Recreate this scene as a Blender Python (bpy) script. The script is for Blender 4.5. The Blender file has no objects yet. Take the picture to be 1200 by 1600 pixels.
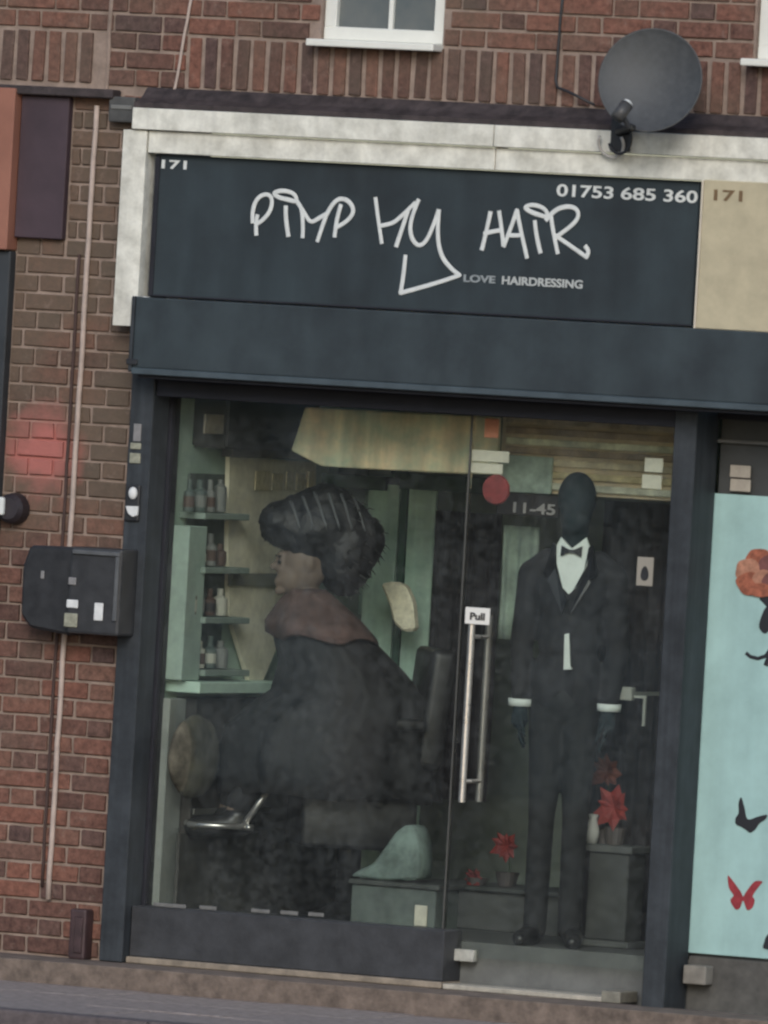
import bpy, bmesh, math, random
from mathutils import Vector, Matrix, noise as mnoise
R = math.radians
random.seed(7)
scene = bpy.context.scene
col = scene.collection

# ------------------------------------------------------------------ camera, sky, sun, exposure
DIST, YAW, PITCH, ROLL, FPX = 50.0, R(26), R(-0.82), R(3.28), 19255.0
CAM = Vector((1.155 + DIST * math.sin(YAW), -DIST * math.cos(YAW), 2.62))
FW = Vector((-math.sin(YAW) * math.cos(PITCH), math.cos(YAW) * math.cos(PITCH), math.sin(PITCH)))
RT0 = Vector((math.cos(YAW), math.sin(YAW), 0))
UP0 = RT0.cross(FW)
RT = RT0 * math.cos(ROLL) + UP0 * math.sin(ROLL)
UP = -RT0 * math.sin(ROLL) + UP0 * math.cos(ROLL)
cd = bpy.data.cameras.new('camera')
cam = bpy.data.objects.new('camera', cd); col.objects.link(cam)
m = Matrix((RT, UP, -FW)).transposed().to_4x4(); m.translation = CAM
cam.matrix_world = m
cd.sensor_width = 36; cd.sensor_fit = 'AUTO'
cd.lens = FPX / 1600 * 36
cd.clip_end = 3000; cd.clip_start = 0.5
cd.dof.use_dof = True; cd.dof.focus_distance = 60.5; cd.dof.aperture_fstop = 9.0
scene.camera = cam

w = bpy.data.worlds.new('World'); scene.world = w; w.use_nodes = True
wn = w.node_tree.nodes; wn.clear()
sky = wn.new('ShaderNodeTexSky'); sky.sky_type = 'NISHITA'; sky.sun_disc = False
SUN_EL, SUN_AZ = R(26), R(158)        # azimuth from +y clockwise
sky.sun_elevation = SUN_EL; sky.sun_rotation = SUN_AZ
sky.air_density = 1.0; sky.dust_density = 1.0; sky.ozone_density = 1.6
bg = wn.new('ShaderNodeBackground'); bg.inputs[1].default_value = 0.10
wo = wn.new('ShaderNodeOutputWorld')
w.node_tree.links.new(sky.outputs[0], bg.inputs[0]); w.node_tree.links.new(bg.outputs[0], wo.inputs[0])
sl = bpy.data.lights.new('sun', 'SUN'); sl.energy = 1.0; sl.angle = R(25); sl.color = (1.0, 0.965, 0.925)
so = bpy.data.objects.new('sun', sl); col.objects.link(so)
sd = Vector((math.sin(SUN_AZ) * math.cos(SUN_EL), math.cos(SUN_AZ) * math.cos(SUN_EL), math.sin(SUN_EL)))
so.rotation_euler = sd.to_track_quat('Z', 'Y').to_euler()
scene.view_settings.view_transform = 'Standard'; scene.view_settings.look = 'None'
scene.view_settings.gamma = 1; scene.view_settings.exposure = 0.6
scene.render.engine = 'CYCLES'
scene.cycles.max_bounces = 8; scene.cycles.transparent_max_bounces = 12
scene.cycles.use_denoising = True

# ------------------------------------------------------------------ measuring helpers (metres from photo points at a known depth)
def ray(px, py):
    return (FW + RT * ((px - 600) / FPX) + UP * ((800 - py) / FPX))
def at(px, py, Y):
    d = ray(px, py); t = (Y - CAM.y) / d.y
    p = CAM + d * t
    return p.x, p.z
def atx(px, py, X):
    d = ray(px, py); t = (X - CAM.x) / d.x
    p = CAM + d * t
    return p.y, p.z

# ------------------------------------------------------------------ materials
MATS = {}
def mat(name, c, rough=0.6, metal=0.0, spec=0.5, var=0.0, scale=6.0, c2=None, bump=0.0, bscale=60.0, detail=5.0, rand=0.0, coat=0.0, streak=0.0, sfreq=14.0):
    if name in MATS: return MATS[name]
    mt = bpy.data.materials.new(name); mt.use_nodes = True
    n = mt.node_tree.nodes; l = mt.node_tree.links
    b = n['Principled BSDF']
    b.inputs['Base Color'].default_value = (*c, 1); b.inputs['Roughness'].default_value = rough
    b.inputs['Metallic'].default_value = metal; b.inputs['Specular IOR Level'].default_value = spec
    b.inputs['Coat Weight'].default_value = coat
    tc = n.new('ShaderNodeTexCoord')
    out = None
    if var > 0 or c2:
        nz = n.new('ShaderNodeTexNoise'); nz.inputs['Scale'].default_value = scale; nz.inputs['Detail'].default_value = detail
        nz.inputs['Roughness'].default_value = 0.65
        l.new(tc.outputs['Object'], nz.inputs['Vector'])
        rp = n.new('ShaderNodeValToRGB')
        k = c2 if c2 else tuple(max(0, x * (1 - var)) for x in c)
        rp.color_ramp.elements[0].color = (*k, 1); rp.color_ramp.elements[1].color = (*[min(1, x * (1 + var * 0.5)) for x in c], 1)
        rp.color_ramp.elements[0].position = 0.33; rp.color_ramp.elements[1].position = 0.66
        l.new(nz.outputs['Fac'], rp.inputs['Fac']); out = rp.outputs['Color']
        l.new(out, b.inputs['Base Color'])
        mr = n.new('ShaderNodeMapRange'); mr.inputs['To Min'].default_value = max(0.02, rough - 0.12); mr.inputs['To Max'].default_value = min(1, rough + 0.12)
        l.new(nz.outputs['Fac'], mr.inputs['Value']); l.new(mr.outputs['Result'], b.inputs['Roughness'])
    if streak > 0:                       # rain streaks and run marks down the face
        mp_ = n.new('ShaderNodeMapping'); mp_.inputs['Scale'].default_value = (sfreq, sfreq, 0.9)
        l.new(tc.outputs['Object'], mp_.inputs['Vector'])
        n3 = n.new('ShaderNodeTexNoise'); n3.inputs['Scale'].default_value = 1.0; n3.inputs['Detail'].default_value = 6; l.new(mp_.outputs[0], n3.inputs['Vector'])
        r3 = n.new('ShaderNodeValToRGB'); r3.color_ramp.elements[0].position = 0.35; r3.color_ramp.elements[1].position = 0.7
        r3.color_ramp.elements[0].color = (1 - streak, 1 - streak, 1 - streak, 1); r3.color_ramp.elements[1].color = (1 + streak, 1 + streak, 1 + streak * .9, 1)
        l.new(n3.outputs['Fac'], r3.inputs['Fac'])
        mm = n.new('ShaderNodeMix'); mm.data_type = 'RGBA'; mm.blend_type = 'MULTIPLY'; mm.inputs['Factor'].default_value = 1
        l.new(out, mm.inputs['A']); l.new(r3.outputs['Color'], mm.inputs['B']); l.new(mm.outputs['Result'], b.inputs['Base Color'])
    if bump > 0:
        n2 = n.new('ShaderNodeTexNoise'); n2.inputs['Scale'].default_value = bscale; n2.inputs['Detail'].default_value = 4
        l.new(tc.outputs['Object'], n2.inputs['Vector'])
        bp = n.new('ShaderNodeBump'); bp.inputs['Strength'].default_value = bump; bp.inputs['Distance'].default_value = 0.01
        l.new(n2.outputs['Fac'], bp.inputs['Height']); l.new(bp.outputs['Normal'], b.inputs['Normal'])
    MATS[name] = mt
    return mt

def brick_material():
    mt = bpy.data.materials.new('brick'); mt.use_nodes = True
    n = mt.node_tree.nodes; l = mt.node_tree.links; b = n['Principled BSDF']
    oi = n.new('ShaderNodeObjectInfo'); ge = n.new('ShaderNodeNewGeometry')
    ad = n.new('ShaderNodeMath'); ad.operation = 'ADD'
    l.new(oi.outputs['Random'], ad.inputs[0]); l.new(ge.outputs['Random Per Island'], ad.inputs[1])
    fr = n.new('ShaderNodeMath'); fr.operation = 'FRACT'; l.new(ad.outputs[0], fr.inputs[0])
    rp = n.new('ShaderNodeValToRGB'); cr = rp.color_ramp
    cols = [(p_, tuple(v * f_ for v, f_ in zip(c_, (1.12, 1.07, 1.02)))) for p_, c_ in [(0.0, (0.090, 0.055, 0.049)), (0.3, (0.138, 0.074, 0.060)), (0.5, (0.172, 0.083, 0.064)), (0.75, (0.142, 0.084, 0.068)), (1.0, (0.082, 0.056, 0.054))]]
    cr.elements[0].color = (*cols[0][1], 1); cr.elements[1].color = (*cols[-1][1], 1)
    for p, c in cols[1:-1]:
        e = cr.elements.new(p); e.color = (*c, 1)
    l.new(fr.outputs[0], rp.inputs['Fac'])
    # grain and soot, in world metres so that it never repeats
    nz = n.new('ShaderNodeTexNoise'); nz.inputs['Scale'].default_value = 30; nz.inputs['Detail'].default_value = 6; nz.inputs['Roughness'].default_value = 0.7
    l.new(ge.outputs['Position'], nz.inputs['Vector'])
    r2 = n.new('ShaderNodeValToRGB'); r2.color_ramp.elements[0].color = (0.42, 0.42, 0.44, 1); r2.color_ramp.elements[1].color = (1.6, 1.55, 1.5, 1)
    r2.color_ramp.elements[0].position = 0.3; r2.color_ramp.elements[1].position = 0.7
    l.new(nz.outputs['Fac'], r2.inputs['Fac'])
    mx = n.new('ShaderNodeMix'); mx.data_type = 'RGBA'; mx.blend_type = 'MULTIPLY'; mx.inputs['Factor'].default_value = 0.8
    l.new(rp.outputs['Color'], mx.inputs['A']); l.new(r2.outputs['Color'], mx.inputs['B'])
    nb = n.new('ShaderNodeTexNoise'); nb.inputs['Scale'].default_value = 1.7; nb.inputs['Detail'].default_value = 4
    l.new(ge.outputs['Position'], nb.inputs['Vector'])
    r3 = n.new('ShaderNodeValToRGB'); r3.color_ramp.elements[0].position = 0.38; r3.color_ramp.elements[1].position = 0.68
    r3.color_ramp.elements[0].color = (0.0, 0, 0, 1); r3.color_ramp.elements[1].color = (0.75, 0.75, 0.75, 1)
    sx = n.new('ShaderNodeSeparateXYZ'); l.new(ge.outputs['Position'], sx.inputs[0])
    h1 = n.new('ShaderNodeMapRange'); h1.inputs['From Min'].default_value = 1.2; h1.inputs['From Max'].default_value = 2.0; h1.inputs['To Min'].default_value = -.16; h1.inputs['To Max'].default_value = .16
    h2 = n.new('ShaderNodeMapRange'); h2.inputs['From Min'].default_value = 3.35; h2.inputs['From Max'].default_value = 3.6; h2.inputs['To Min'].default_value = 0; h2.inputs['To Max'].default_value = -.2
    l.new(sx.outputs['Z'], h1.inputs['Value']); l.new(sx.outputs['Z'], h2.inputs['Value'])
    a1 = n.new('ShaderNodeMath'); l.new(h1.outputs[0], a1.inputs[0]); l.new(h2.outputs[0], a1.inputs[1])
    a2 = n.new('ShaderNodeMath'); l.new(a1.outputs[0], a2.inputs[0]); l.new(nb.outputs['Fac'], a2.inputs[1])
    l.new(a2.outputs[0], r3.inputs['Fac'])
    m2 = n.new('ShaderNodeMix'); m2.data_type = 'RGBA'; m2.inputs['B'].default_value = (0.125, 0.102, 0.076, 1)
    l.new(r3.outputs['Color'], m2.inputs['Factor']); l.new(mx.outputs['Result'], m2.inputs['A'])
    n4 = n.new('ShaderNodeTexNoise'); n4.inputs['Scale'].default_value = 17; n4.inputs['Detail'].default_value = 8; n4.inputs['Roughness'].default_value = 0.75
    l.new(ge.outputs['Position'], n4.inputs['Vector'])
    mq = n.new('ShaderNodeMapRange'); mq.inputs['From Min'].default_value = 0.56; mq.inputs['From Max'].default_value = 0.74; mq.inputs['To Max'].default_value = 0.6
    l.new(n4.outputs['Fac'], mq.inputs['Value'])
    m4 = n.new('ShaderNodeMix'); m4.data_type = 'RGBA'; m4.inputs['B'].default_value = (0.27, 0.20, 0.165, 1)
    l.new(mq.outputs['Result'], m4.inputs['Factor']); l.new(m2.outputs['Result'], m4.inputs['A'])
    outc = pink_glow(n, l, ge, m4.outputs['Result'])
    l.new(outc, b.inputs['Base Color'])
    b.inputs['Roughness'].default_value = 0.92; b.inputs['Specular IOR Level'].default_value = 0.2
    bp = n.new('ShaderNodeBump'); bp.inputs['Strength'].default_value = 0.6; bp.inputs['Distance'].default_value = 0.006
    l.new(nz.outputs['Fac'], bp.inputs['Height']); l.new(bp.outputs['Normal'], b.inputs['Normal'])
    return mt

def pink_glow(n, l, ge, base):
    # pink window reflection put into the pier's brick and mortar colour, ragged outline
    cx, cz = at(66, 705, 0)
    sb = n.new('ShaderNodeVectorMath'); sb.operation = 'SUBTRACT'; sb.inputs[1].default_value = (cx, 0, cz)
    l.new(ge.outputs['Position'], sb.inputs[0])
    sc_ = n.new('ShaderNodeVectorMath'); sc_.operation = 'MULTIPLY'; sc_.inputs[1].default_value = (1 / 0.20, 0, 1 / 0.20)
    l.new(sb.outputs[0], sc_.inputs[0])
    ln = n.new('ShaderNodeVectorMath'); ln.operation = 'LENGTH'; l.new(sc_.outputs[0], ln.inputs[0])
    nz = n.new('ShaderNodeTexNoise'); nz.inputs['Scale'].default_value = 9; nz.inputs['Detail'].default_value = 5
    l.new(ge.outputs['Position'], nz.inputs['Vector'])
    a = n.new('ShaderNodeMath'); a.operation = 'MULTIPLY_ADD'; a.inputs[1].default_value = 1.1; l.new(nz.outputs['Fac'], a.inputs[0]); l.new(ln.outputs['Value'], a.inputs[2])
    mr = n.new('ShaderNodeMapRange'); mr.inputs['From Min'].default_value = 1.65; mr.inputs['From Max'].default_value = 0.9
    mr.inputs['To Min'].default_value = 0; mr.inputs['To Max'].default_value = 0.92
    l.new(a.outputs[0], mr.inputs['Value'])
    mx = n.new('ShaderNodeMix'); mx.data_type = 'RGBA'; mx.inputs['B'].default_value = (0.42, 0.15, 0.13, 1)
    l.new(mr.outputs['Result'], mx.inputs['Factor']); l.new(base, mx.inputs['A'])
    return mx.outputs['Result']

def mortar_material():
    mt = bpy.data.materials.new('mortar'); mt.use_nodes = True
    n = mt.node_tree.nodes; l = mt.node_tree.links; b = n['Principled BSDF']
    ge = n.new('ShaderNodeNewGeometry')
    nz = n.new('ShaderNodeTexNoise'); nz.inputs['Scale'].default_value = 9; nz.inputs['Detail'].default_value = 7; nz.inputs['Roughness'].default_value = 0.7
    l.new(ge.outputs['Position'], nz.inputs['Vector'])
    rp = n.new('ShaderNodeValToRGB'); rp.color_ramp.elements[0].position = 0.32; rp.color_ramp.elements[1].position = 0.68
    rp.color_ramp.elements[0].color = (0.195, 0.150, 0.124, 1); rp.color_ramp.elements[1].color = (0.36, 0.278, 0.232, 1)
    l.new(nz.outputs['Fac'], rp.inputs['Fac'])
    outc = pink_glow(n, l, ge, rp.outputs['Color'])
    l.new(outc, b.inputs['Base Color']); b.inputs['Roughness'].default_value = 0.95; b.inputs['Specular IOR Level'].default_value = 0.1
    bp = n.new('ShaderNodeBump'); bp.inputs['Strength'].default_value = 0.5; bp.inputs['Distance'].default_value = 0.006
    l.new(nz.outputs['Fac'], bp.inputs['Height']); l.new(bp.outputs['Normal'], b.inputs['Normal'])
    return mt

def glass_material(name, tint, refl):
    mt = bpy.data.materials.new(name); mt.use_nodes = True
    n = mt.node_tree.nodes; l = mt.node_tree.links; n.clear()
    o = n.new('ShaderNodeOutputMaterial')
    tr = n.new('ShaderNodeBsdfTransparent'); tr.inputs[0].default_value = (*tint, 1)
    gl = n.new('ShaderNodeBsdfGlossy'); gl.inputs['Roughness'].default_value = 0.04
    fr = n.new('ShaderNodeFresnel'); fr.inputs[0].default_value = 1.45
    ml = n.new('ShaderNodeMath'); ml.operation = 'MULTIPLY'; ml.inputs[1].default_value = refl
    l.new(fr.outputs[0], ml.inputs[0])
    # pale mottled film painting in the haze of reflections on the glass
    df = n.new('ShaderNodeBsdfDiffuse'); df.inputs[0].default_value = (0.31, 0.335, 0.35, 1)
    ge = n.new('ShaderNodeNewGeometry'); nz = n.new('ShaderNodeTexNoise'); nz.inputs['Scale'].default_value = 1.0; nz.inputs['Detail'].default_value = 10; nz.inputs['Roughness'].default_value = .68
    mpg = n.new('ShaderNodeMapping'); mpg.inputs['Scale'].default_value = (5, 5, 2.2); l.new(ge.outputs['Position'], mpg.inputs['Vector']); l.new(mpg.outputs[0], nz.inputs['Vector'])
    mr = n.new('ShaderNodeMapRange'); mr.inputs['From Min'].default_value = 0.42; mr.inputs['From Max'].default_value = 0.72
    mr.inputs['To Min'].default_value = 0.020; mr.inputs['To Max'].default_value = 0.052
    l.new(nz.outputs['Fac'], mr.inputs['Value'])
    nf = n.new('ShaderNodeTexNoise'); nf.inputs['Scale'].default_value = 26.0; nf.inputs['Detail'].default_value = 9; nf.inputs['Roughness'].default_value = .75
    l.new(ge.outputs['Position'], nf.inputs['Vector'])
    mf = n.new('ShaderNodeMapRange'); mf.inputs['From Min'].default_value = 0.4; mf.inputs['From Max'].default_value = 0.75; mf.inputs['To Min'].default_value = 0.45; mf.inputs['To Max'].default_value = 2.6
    l.new(nf.outputs['Fac'], mf.inputs['Value'])
    mu = n.new('ShaderNodeMath'); mu.operation = 'MULTIPLY'; l.new(mr.outputs['Result'], mu.inputs[0]); l.new(mf.outputs['Result'], mu.inputs[1]); mr = mu
    m0 = n.new('ShaderNodeMixShader'); l.new(mr.outputs[0], m0.inputs[0]); l.new(tr.outputs[0], m0.inputs[1]); l.new(df.outputs[0], m0.inputs[2])
    m1 = n.new('ShaderNodeMixShader'); l.new(ml.outputs[0], m1.inputs[0]); l.new(m0.outputs[0], m1.inputs[1]); l.new(gl.outputs[0], m1.inputs[2])
    l.new(m1.outputs[0], o.inputs[0])
    return mt

BRICK = brick_material(); MORTAR = mortar_material()
GLASS = glass_material('shop_glass', (0.96, 0.985, 0.975), 1.0)
WHITE_P = mat('weathered_white_paint', (0.75, 0.74, 0.665), 0.7, c2=(.50, .49, .43), var=0.1, scale=11, detail=10, bump=0.3, bscale=30, spec=0.3, streak=.07, sfreq=22)
PVC = mat('white_pvc', (0.74, 0.74, 0.68), 0.4, var=0.08, scale=4)
NAVY = mat('navy_board', (0.032, 0.044, 0.051), 0.6, var=0.35, scale=2.6, detail=8, spec=0.25, c2=(0.025, 0.032, 0.037), bump=0.04, bscale=25, streak=.12, sfreq=9)
NAVY2 = mat('slate_shutter_paint', (0.037, 0.050, 0.057), 0.55, var=0.3, scale=4, detail=8, spec=0.3, c2=(0.028, 0.036, 0.042), bump=0.08, bscale=14, streak=.14, sfreq=7)
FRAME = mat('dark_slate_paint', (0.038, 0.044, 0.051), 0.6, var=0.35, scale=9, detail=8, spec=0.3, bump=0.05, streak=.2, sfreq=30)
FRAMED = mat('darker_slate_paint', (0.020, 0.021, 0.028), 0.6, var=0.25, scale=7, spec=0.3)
LEAD = mat('lead_flashing', (0.050, 0.038, 0.038), 0.75, var=0.6, scale=14, detail=9, bump=0.8, bscale=24)
LETTER = mat('white_letter', (0.66, 0.68, 0.66), 0.6, var=0.1, scale=20)
GREYTXT = mat('grey_letter', (0.30, 0.33, 0.34), 0.6, var=0.2, scale=40)
CHROME = mat('brushed_steel', (0.62, 0.60, 0.58), 0.3, metal=0.85, var=0.1, scale=30)
BLACKP = mat('black_plastic', (0.022, 0.023, 0.026), 0.5, var=0.3, scale=20)

# ------------------------------------------------------------------ object helpers
def thing(name, label, cat, loc=(0, 0, 0), rotz=0.0, group=None):
    o = bpy.data.objects.new(name, None); col.objects.link(o)
    o.location = loc; o.rotation_euler = (0, 0, rotz); o.empty_display_size = 0.1
    o['label'] = label; o['category'] = cat
    if group: o['group'] = group
    return o
def tag(o, label, cat, group=None):
    o['label'] = label; o['category'] = cat
    if group: o['group'] = group
    return o
def base_of(p):
    v = Vector((0, 0, 0))
    while p: v = v + p.location; p = p.parent
    return v

class MB:
    def __init__(s): s.bm = bmesh.new()
    def box(s, x0, x1, y0, y1, z0, z1, bev=0.0, seg=1, M=None):
        t = bmesh.new(); bmesh.ops.create_cube(t, size=1)
        for v in t.verts:
            v.co = Vector(((x0 + x1) / 2 + v.co.x * (x1 - x0), (y0 + y1) / 2 + v.co.y * (y1 - y0), (z0 + z1) / 2 + v.co.z * (z1 - z0)))
        if bev: bmesh.ops.bevel(t, geom=t.edges[:], offset=bev, segments=seg, affect='EDGES', profile=0.6)
        return s.add(t, M)
    def add(s, t, M=None):
        if M: bmesh.ops.transform(t, matrix=M, verts=t.verts)
        me = bpy.data.meshes.new('t'); t.to_mesh(me); t.free(); s.bm.from_mesh(me); bpy.data.meshes.remove(me)
        return s
    def prism(s, pts, y0, y1, bev=0.0, M=None):          # outline in x,z, extruded along y
        t = bmesh.new()
        f = t.faces.new([t.verts.new((x, y0, z)) for x, z in pts])
        r = bmesh.ops.extrude_face_region(t, geom=[f])
        for v in [g for g in r['geom'] if isinstance(g, bmesh.types.BMVert)]: v.co.y = y1
        bmesh.ops.recalc_face_normals(t, faces=t.faces[:])
        if bev: bmesh.ops.bevel(t, geom=t.edges[:], offset=bev, segments=1, affect='EDGES')
        return s.add(t, M)
    def prism_z(s, pts, z0, z1, bev=0.0, M=None):
        t = bmesh.new()
        f = t.faces.new([t.verts.new((x, y, z0)) for x, y in pts])
        r = bmesh.ops.extrude_face_region(t, geom=[f])
        for v in [g for g in r['geom'] if isinstance(g, bmesh.types.BMVert)]: v.co.z = z1
        bmesh.ops.recalc_face_normals(t, faces=t.faces[:])
        if bev: bmesh.ops.bevel(t, geom=t.edges[:], offset=bev, segments=2, affect='EDGES')
        return s.add(t, M)
    def tube(s, pts, r, n=8, r2=None):
        pts = [Vector(p) for p in pts]; N = len(pts); rings = []
        prev = None
        t = bmesh.new()
        for i, p in enumerate(pts):
            d = (pts[min(i + 1, N - 1)] - pts[max(i - 1, 0)]).normalized()
            if prev is None:
                a = d.orthogonal().normalized()
            else:
                a = (prev - d * prev.dot(d)); a = a.normalized() if a.length > 1e-6 else d.orthogonal().normalized()
            prev = a; b = d.cross(a)
            rr = r + ((r2 - r) * i / (N - 1) if r2 is not None else 0)
            rings.append([t.verts.new(p + (a * math.cos(2 * math.pi * k / n) + b * math.sin(2 * math.pi * k / n)) * rr) for k in range(n)])
        for i in range(N - 1):
            for k in range(n):
                t.faces.new((rings[i][k], rings[i][(k + 1) % n], rings[i + 1][(k + 1) % n], rings[i + 1][k]))
        t.faces.new(rings[0][::-1]); t.faces.new(rings[-1])
        return s.add(t)
    def lathe(s, prof, c=(0, 0, 0), n=24, M=None, sx=1, sy=1):        # prof: (radius, z)
        t = bmesh.new(); rings = []
        for r, z in prof:
            rings.append([t.verts.new((c[0] + sx * r * math.cos(2 * math.pi * k / n), c[1] + sy * r * math.sin(2 * math.pi * k / n), c[2] + z)) for k in range(n)])
        for i in range(len(rings) - 1):
            for k in range(n): t.faces.new((rings[i][k], rings[i][(k + 1) % n], rings[i + 1][(k + 1) % n], rings[i + 1][k]))
        t.faces.new(rings[0][::-1]); t.faces.new(rings[-1])
        bmesh.ops.remove_doubles(t, verts=t.verts[:], dist=1e-5)
        bmesh.ops.recalc_face_normals(t, faces=t.faces[:])
        return s.add(t, M)
    def ball(s, c, rx, ry=None, rz=None, n=16, M=None):
        t = bmesh.new(); bmesh.ops.create_uvsphere(t, u_segments=n, v_segments=max(6, n * 2 // 3), radius=1)
        for v in t.verts: v.co = Vector((c[0] + v.co.x * rx, c[1] + v.co.y * (ry or rx), c[2] + v.co.z * (rz or rx)))
        return s.add(t, M)
    def build(s, name, m, parent=None, smooth=False, local=False):
        if parent and not local:
            bmesh.ops.translate(s.bm, vec=-base_of(parent), verts=s.bm.verts[:])
        me = bpy.data.meshes.new(name); s.bm.to_mesh(me); s.bm.free()
        if m: me.materials.append(m)
        if smooth:
            for p in me.polygons: p.use_smooth = True
        o = bpy.data.objects.new(name, me); col.objects.link(o)
        if parent: o.parent = parent
        return o
def struct(o): o['kind'] = 'structure'; return o

def blob_mesh(segs, balls, voxel=0.014, smooth=6):
    """one continuous skin round tapered limbs: segs (p, q, rp, rq), balls (c, rx, ry, rz)"""
    mb = MB()
    for p, q, a, b in segs:
        p = Vector(p); q = Vector(q); N = max(2, int((q - p).length / 0.02))
        for i in range(N + 1):
            k = i / N; mb.ball(p.lerp(q, k), a + (b - a) * k, n=12)
    for c, rx, ry, rz in balls: mb.ball(c, rx, ry, rz, n=18)
    me = bpy.data.meshes.new('blob'); mb.bm.to_mesh(me); mb.bm.free()
    o = bpy.data.objects.new('blob', me); col.objects.link(o)
    md = o.modifiers.new('r', 'REMESH'); md.mode = 'VOXEL'; md.voxel_size = voxel
    ms = o.modifiers.new('s', 'SMOOTH'); ms.iterations = smooth; ms.factor = 0.5
    dg = bpy.context.evaluated_depsgraph_get(); dg.update()
    res = bpy.data.meshes.new_from_object(o.evaluated_get(dg))
    bpy.data.objects.remove(o); bpy.data.meshes.remove(me)
    for p in res.polygons: p.use_smooth = True
    return res
def from_mesh(name, me, m, parent):
    me.name = name; me.materials.clear(); me.materials.append(m)
    o = bpy.data.objects.new(name, me); col.objects.link(o); o.parent = parent
    return o

def meshify(o):
    dg = bpy.context.evaluated_depsgraph_get(); dg.update()
    me = bpy.data.meshes.new_from_object(o.evaluated_get(dg)); nm = o.name.split('.')[0]; cu = o.data
    bpy.data.objects.remove(o); bpy.data.curves.remove(cu)
    o = bpy.data.objects.new(nm, me); col.objects.link(o)
    return o
def text(name, s, x, y, z, cap_h, width, m, parent, face=0.0):
    cu = bpy.data.curves.new(name, 'FONT'); cu.body = s; cu.size = cap_h / 0.70; cu.extrude = 0.0015; cu.offset = 0.0012
    cu.materials.append(m)
    o = bpy.data.objects.new(name, cu); col.objects.link(o)
    bpy.context.view_layer.update()
    wd = max(v[0] for v in o.bound_box) - min(v[0] for v in o.bound_box)
    o = meshify(o)
    o.rotation_euler = (R(90), 0, face); o.scale = (width / wd, 1, 1)
    o.location = Vector((x, y, z)) - base_of(parent); o.parent = parent
    return o

# ------------------------------------------------------------------ main levels measured on the front
X0 = at(25, 395, 0)[0]                       # right edge of the neighbour's dark post
XP0, XP1 = at(193, 815, -0.06)[0], at(229, 815, -0.06)[0]     # left post of the shop front
XQ0, XQ1 = at(1043, 850, -0.06)[0], at(1078, 850, -0.06)[0]   # right post
GY = 0.12                                    # glass plane
ZS0 = at(550, 153, 0)[1]; ZS1 = ZS0 + 0.226  # soldier course
ZBT = at(600, 187, -0.10)[1]                 # top of white fascia beam
ZBB = at(600, 257, -0.10)[1]
ZSG = at(600, 484, -0.07)[1]                 # foot of sign
ZSH = at(600, 609, -0.24)[1]                 # foot of shutter box
ZGT = at(600, 640, GY)[1]                    # top of glass
ZRT = at(440, 1434, -0.02)[1]                # top of stall riser
ZFL = 0.0
ZPV = -0.10                                  # pavement level
XD0 = at(705, 1280, GY)[0]                   # meeting edge of door and fixed window
XG1 = at(1062, 900, GY)[0]
XWL, XWR = -6.0, 9.0

# ================================================================== ground
mb = MB(); mb.box(-300, 300, -300, 60, -0.9, -0.24); struct(mb.build('road', mat('asphalt', (0.055, 0.053, 0.052), 0.9, var=0.35, scale=30, bump=0.5, bscale=120)))
PAVE = mat('pavement_stone', (0.285, 0.240, 0.222), 0.9, var=0.4, scale=22, detail=9, bump=0.4, bscale=60)
dk_ = ray(0, 1574); YK = (CAM + dk_ * ((ZPV - CAM.z) / dk_.z)).y
mb = MB(); mb.box(-40, 40, YK, 0.10, -0.235, ZPV - 0.022); pav = struct(mb.build('pavement', mat('pavement_joint', (0.07, 0.06, 0.055), 0.95, var=0.3, scale=30)))
slab = {}
def slab_mesh(wd, dp):
    k = (round(wd, 3), round(dp, 3))
    if k not in slab:
        b = MB(); b.box(-wd / 2, wd / 2, -dp / 2, dp / 2, -0.04, 0, 0.004)
        me = bpy.data.meshes.new('paving_slab'); b.bm.to_mesh(me); b.bm.free(); me.materials.append(PAVE); slab[k] = me
    return slab[k]
for j, yy in enumerate([YK + .29 + .58 * k for k in range(int((-.4 - YK) / .58) + 1)]):
    for i in range(-9, 12):
        o = bpy.data.objects.new('paving_slab', slab_mesh(0.596, 0.575)); col.objects.link(o); o.parent = pav
        o.location = (i * 0.6 + 0.3 * (j % 2) + 0.1, yy, ZPV + random.uniform(-0.002, 0.002))
        o.rotation_euler = (random.uniform(-.003, .003), random.uniform(-.003, .003), 0)
KERB = mat('kerb_granite', (0.115, 0.095, 0.098), 0.85, var=0.3, scale=25, bump=0.3)
mb = MB(); mb.box(-40, 40, YK - 0.13, YK - 0.005, -0.238, ZPV - 0.02); kerb = struct(mb.build('kerb', KERB))
for i in range(-6, 9):
    b = MB(); b.box(i * 0.9 - 0.446, i * 0.9 + 0.446, YK - 0.14, YK - 0.002, -0.22, ZPV + 0.003, 0.012, 2)
    b.build('kerb_stone', KERB, kerb)
mb = MB(); mb.box(-9, -0.68, YK - 0.72, YK - 0.30, -0.24, -0.235); mb.build('white_line', mat('road_paint', (0.62, 0.60, 0.57), 0.8, var=0.3, scale=20), None)
o = bpy.data.objects['white_line']; tag(o, 'end of a white painted line on the road beside the kerb', 'road marking')
STEP = mat('worn_concrete_step', (0.18, 0.140, 0.115), 0.9, var=0.4, scale=11, detail=9, c2=(0.085, 0.066, 0.054), bump=0.5, bscale=50)
mb = MB(); mb.box(-6, 9, -0.36, -0.004, -0.2, -0.006, 0.006, 2); struct(mb.build('doorstep', STEP))

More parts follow.
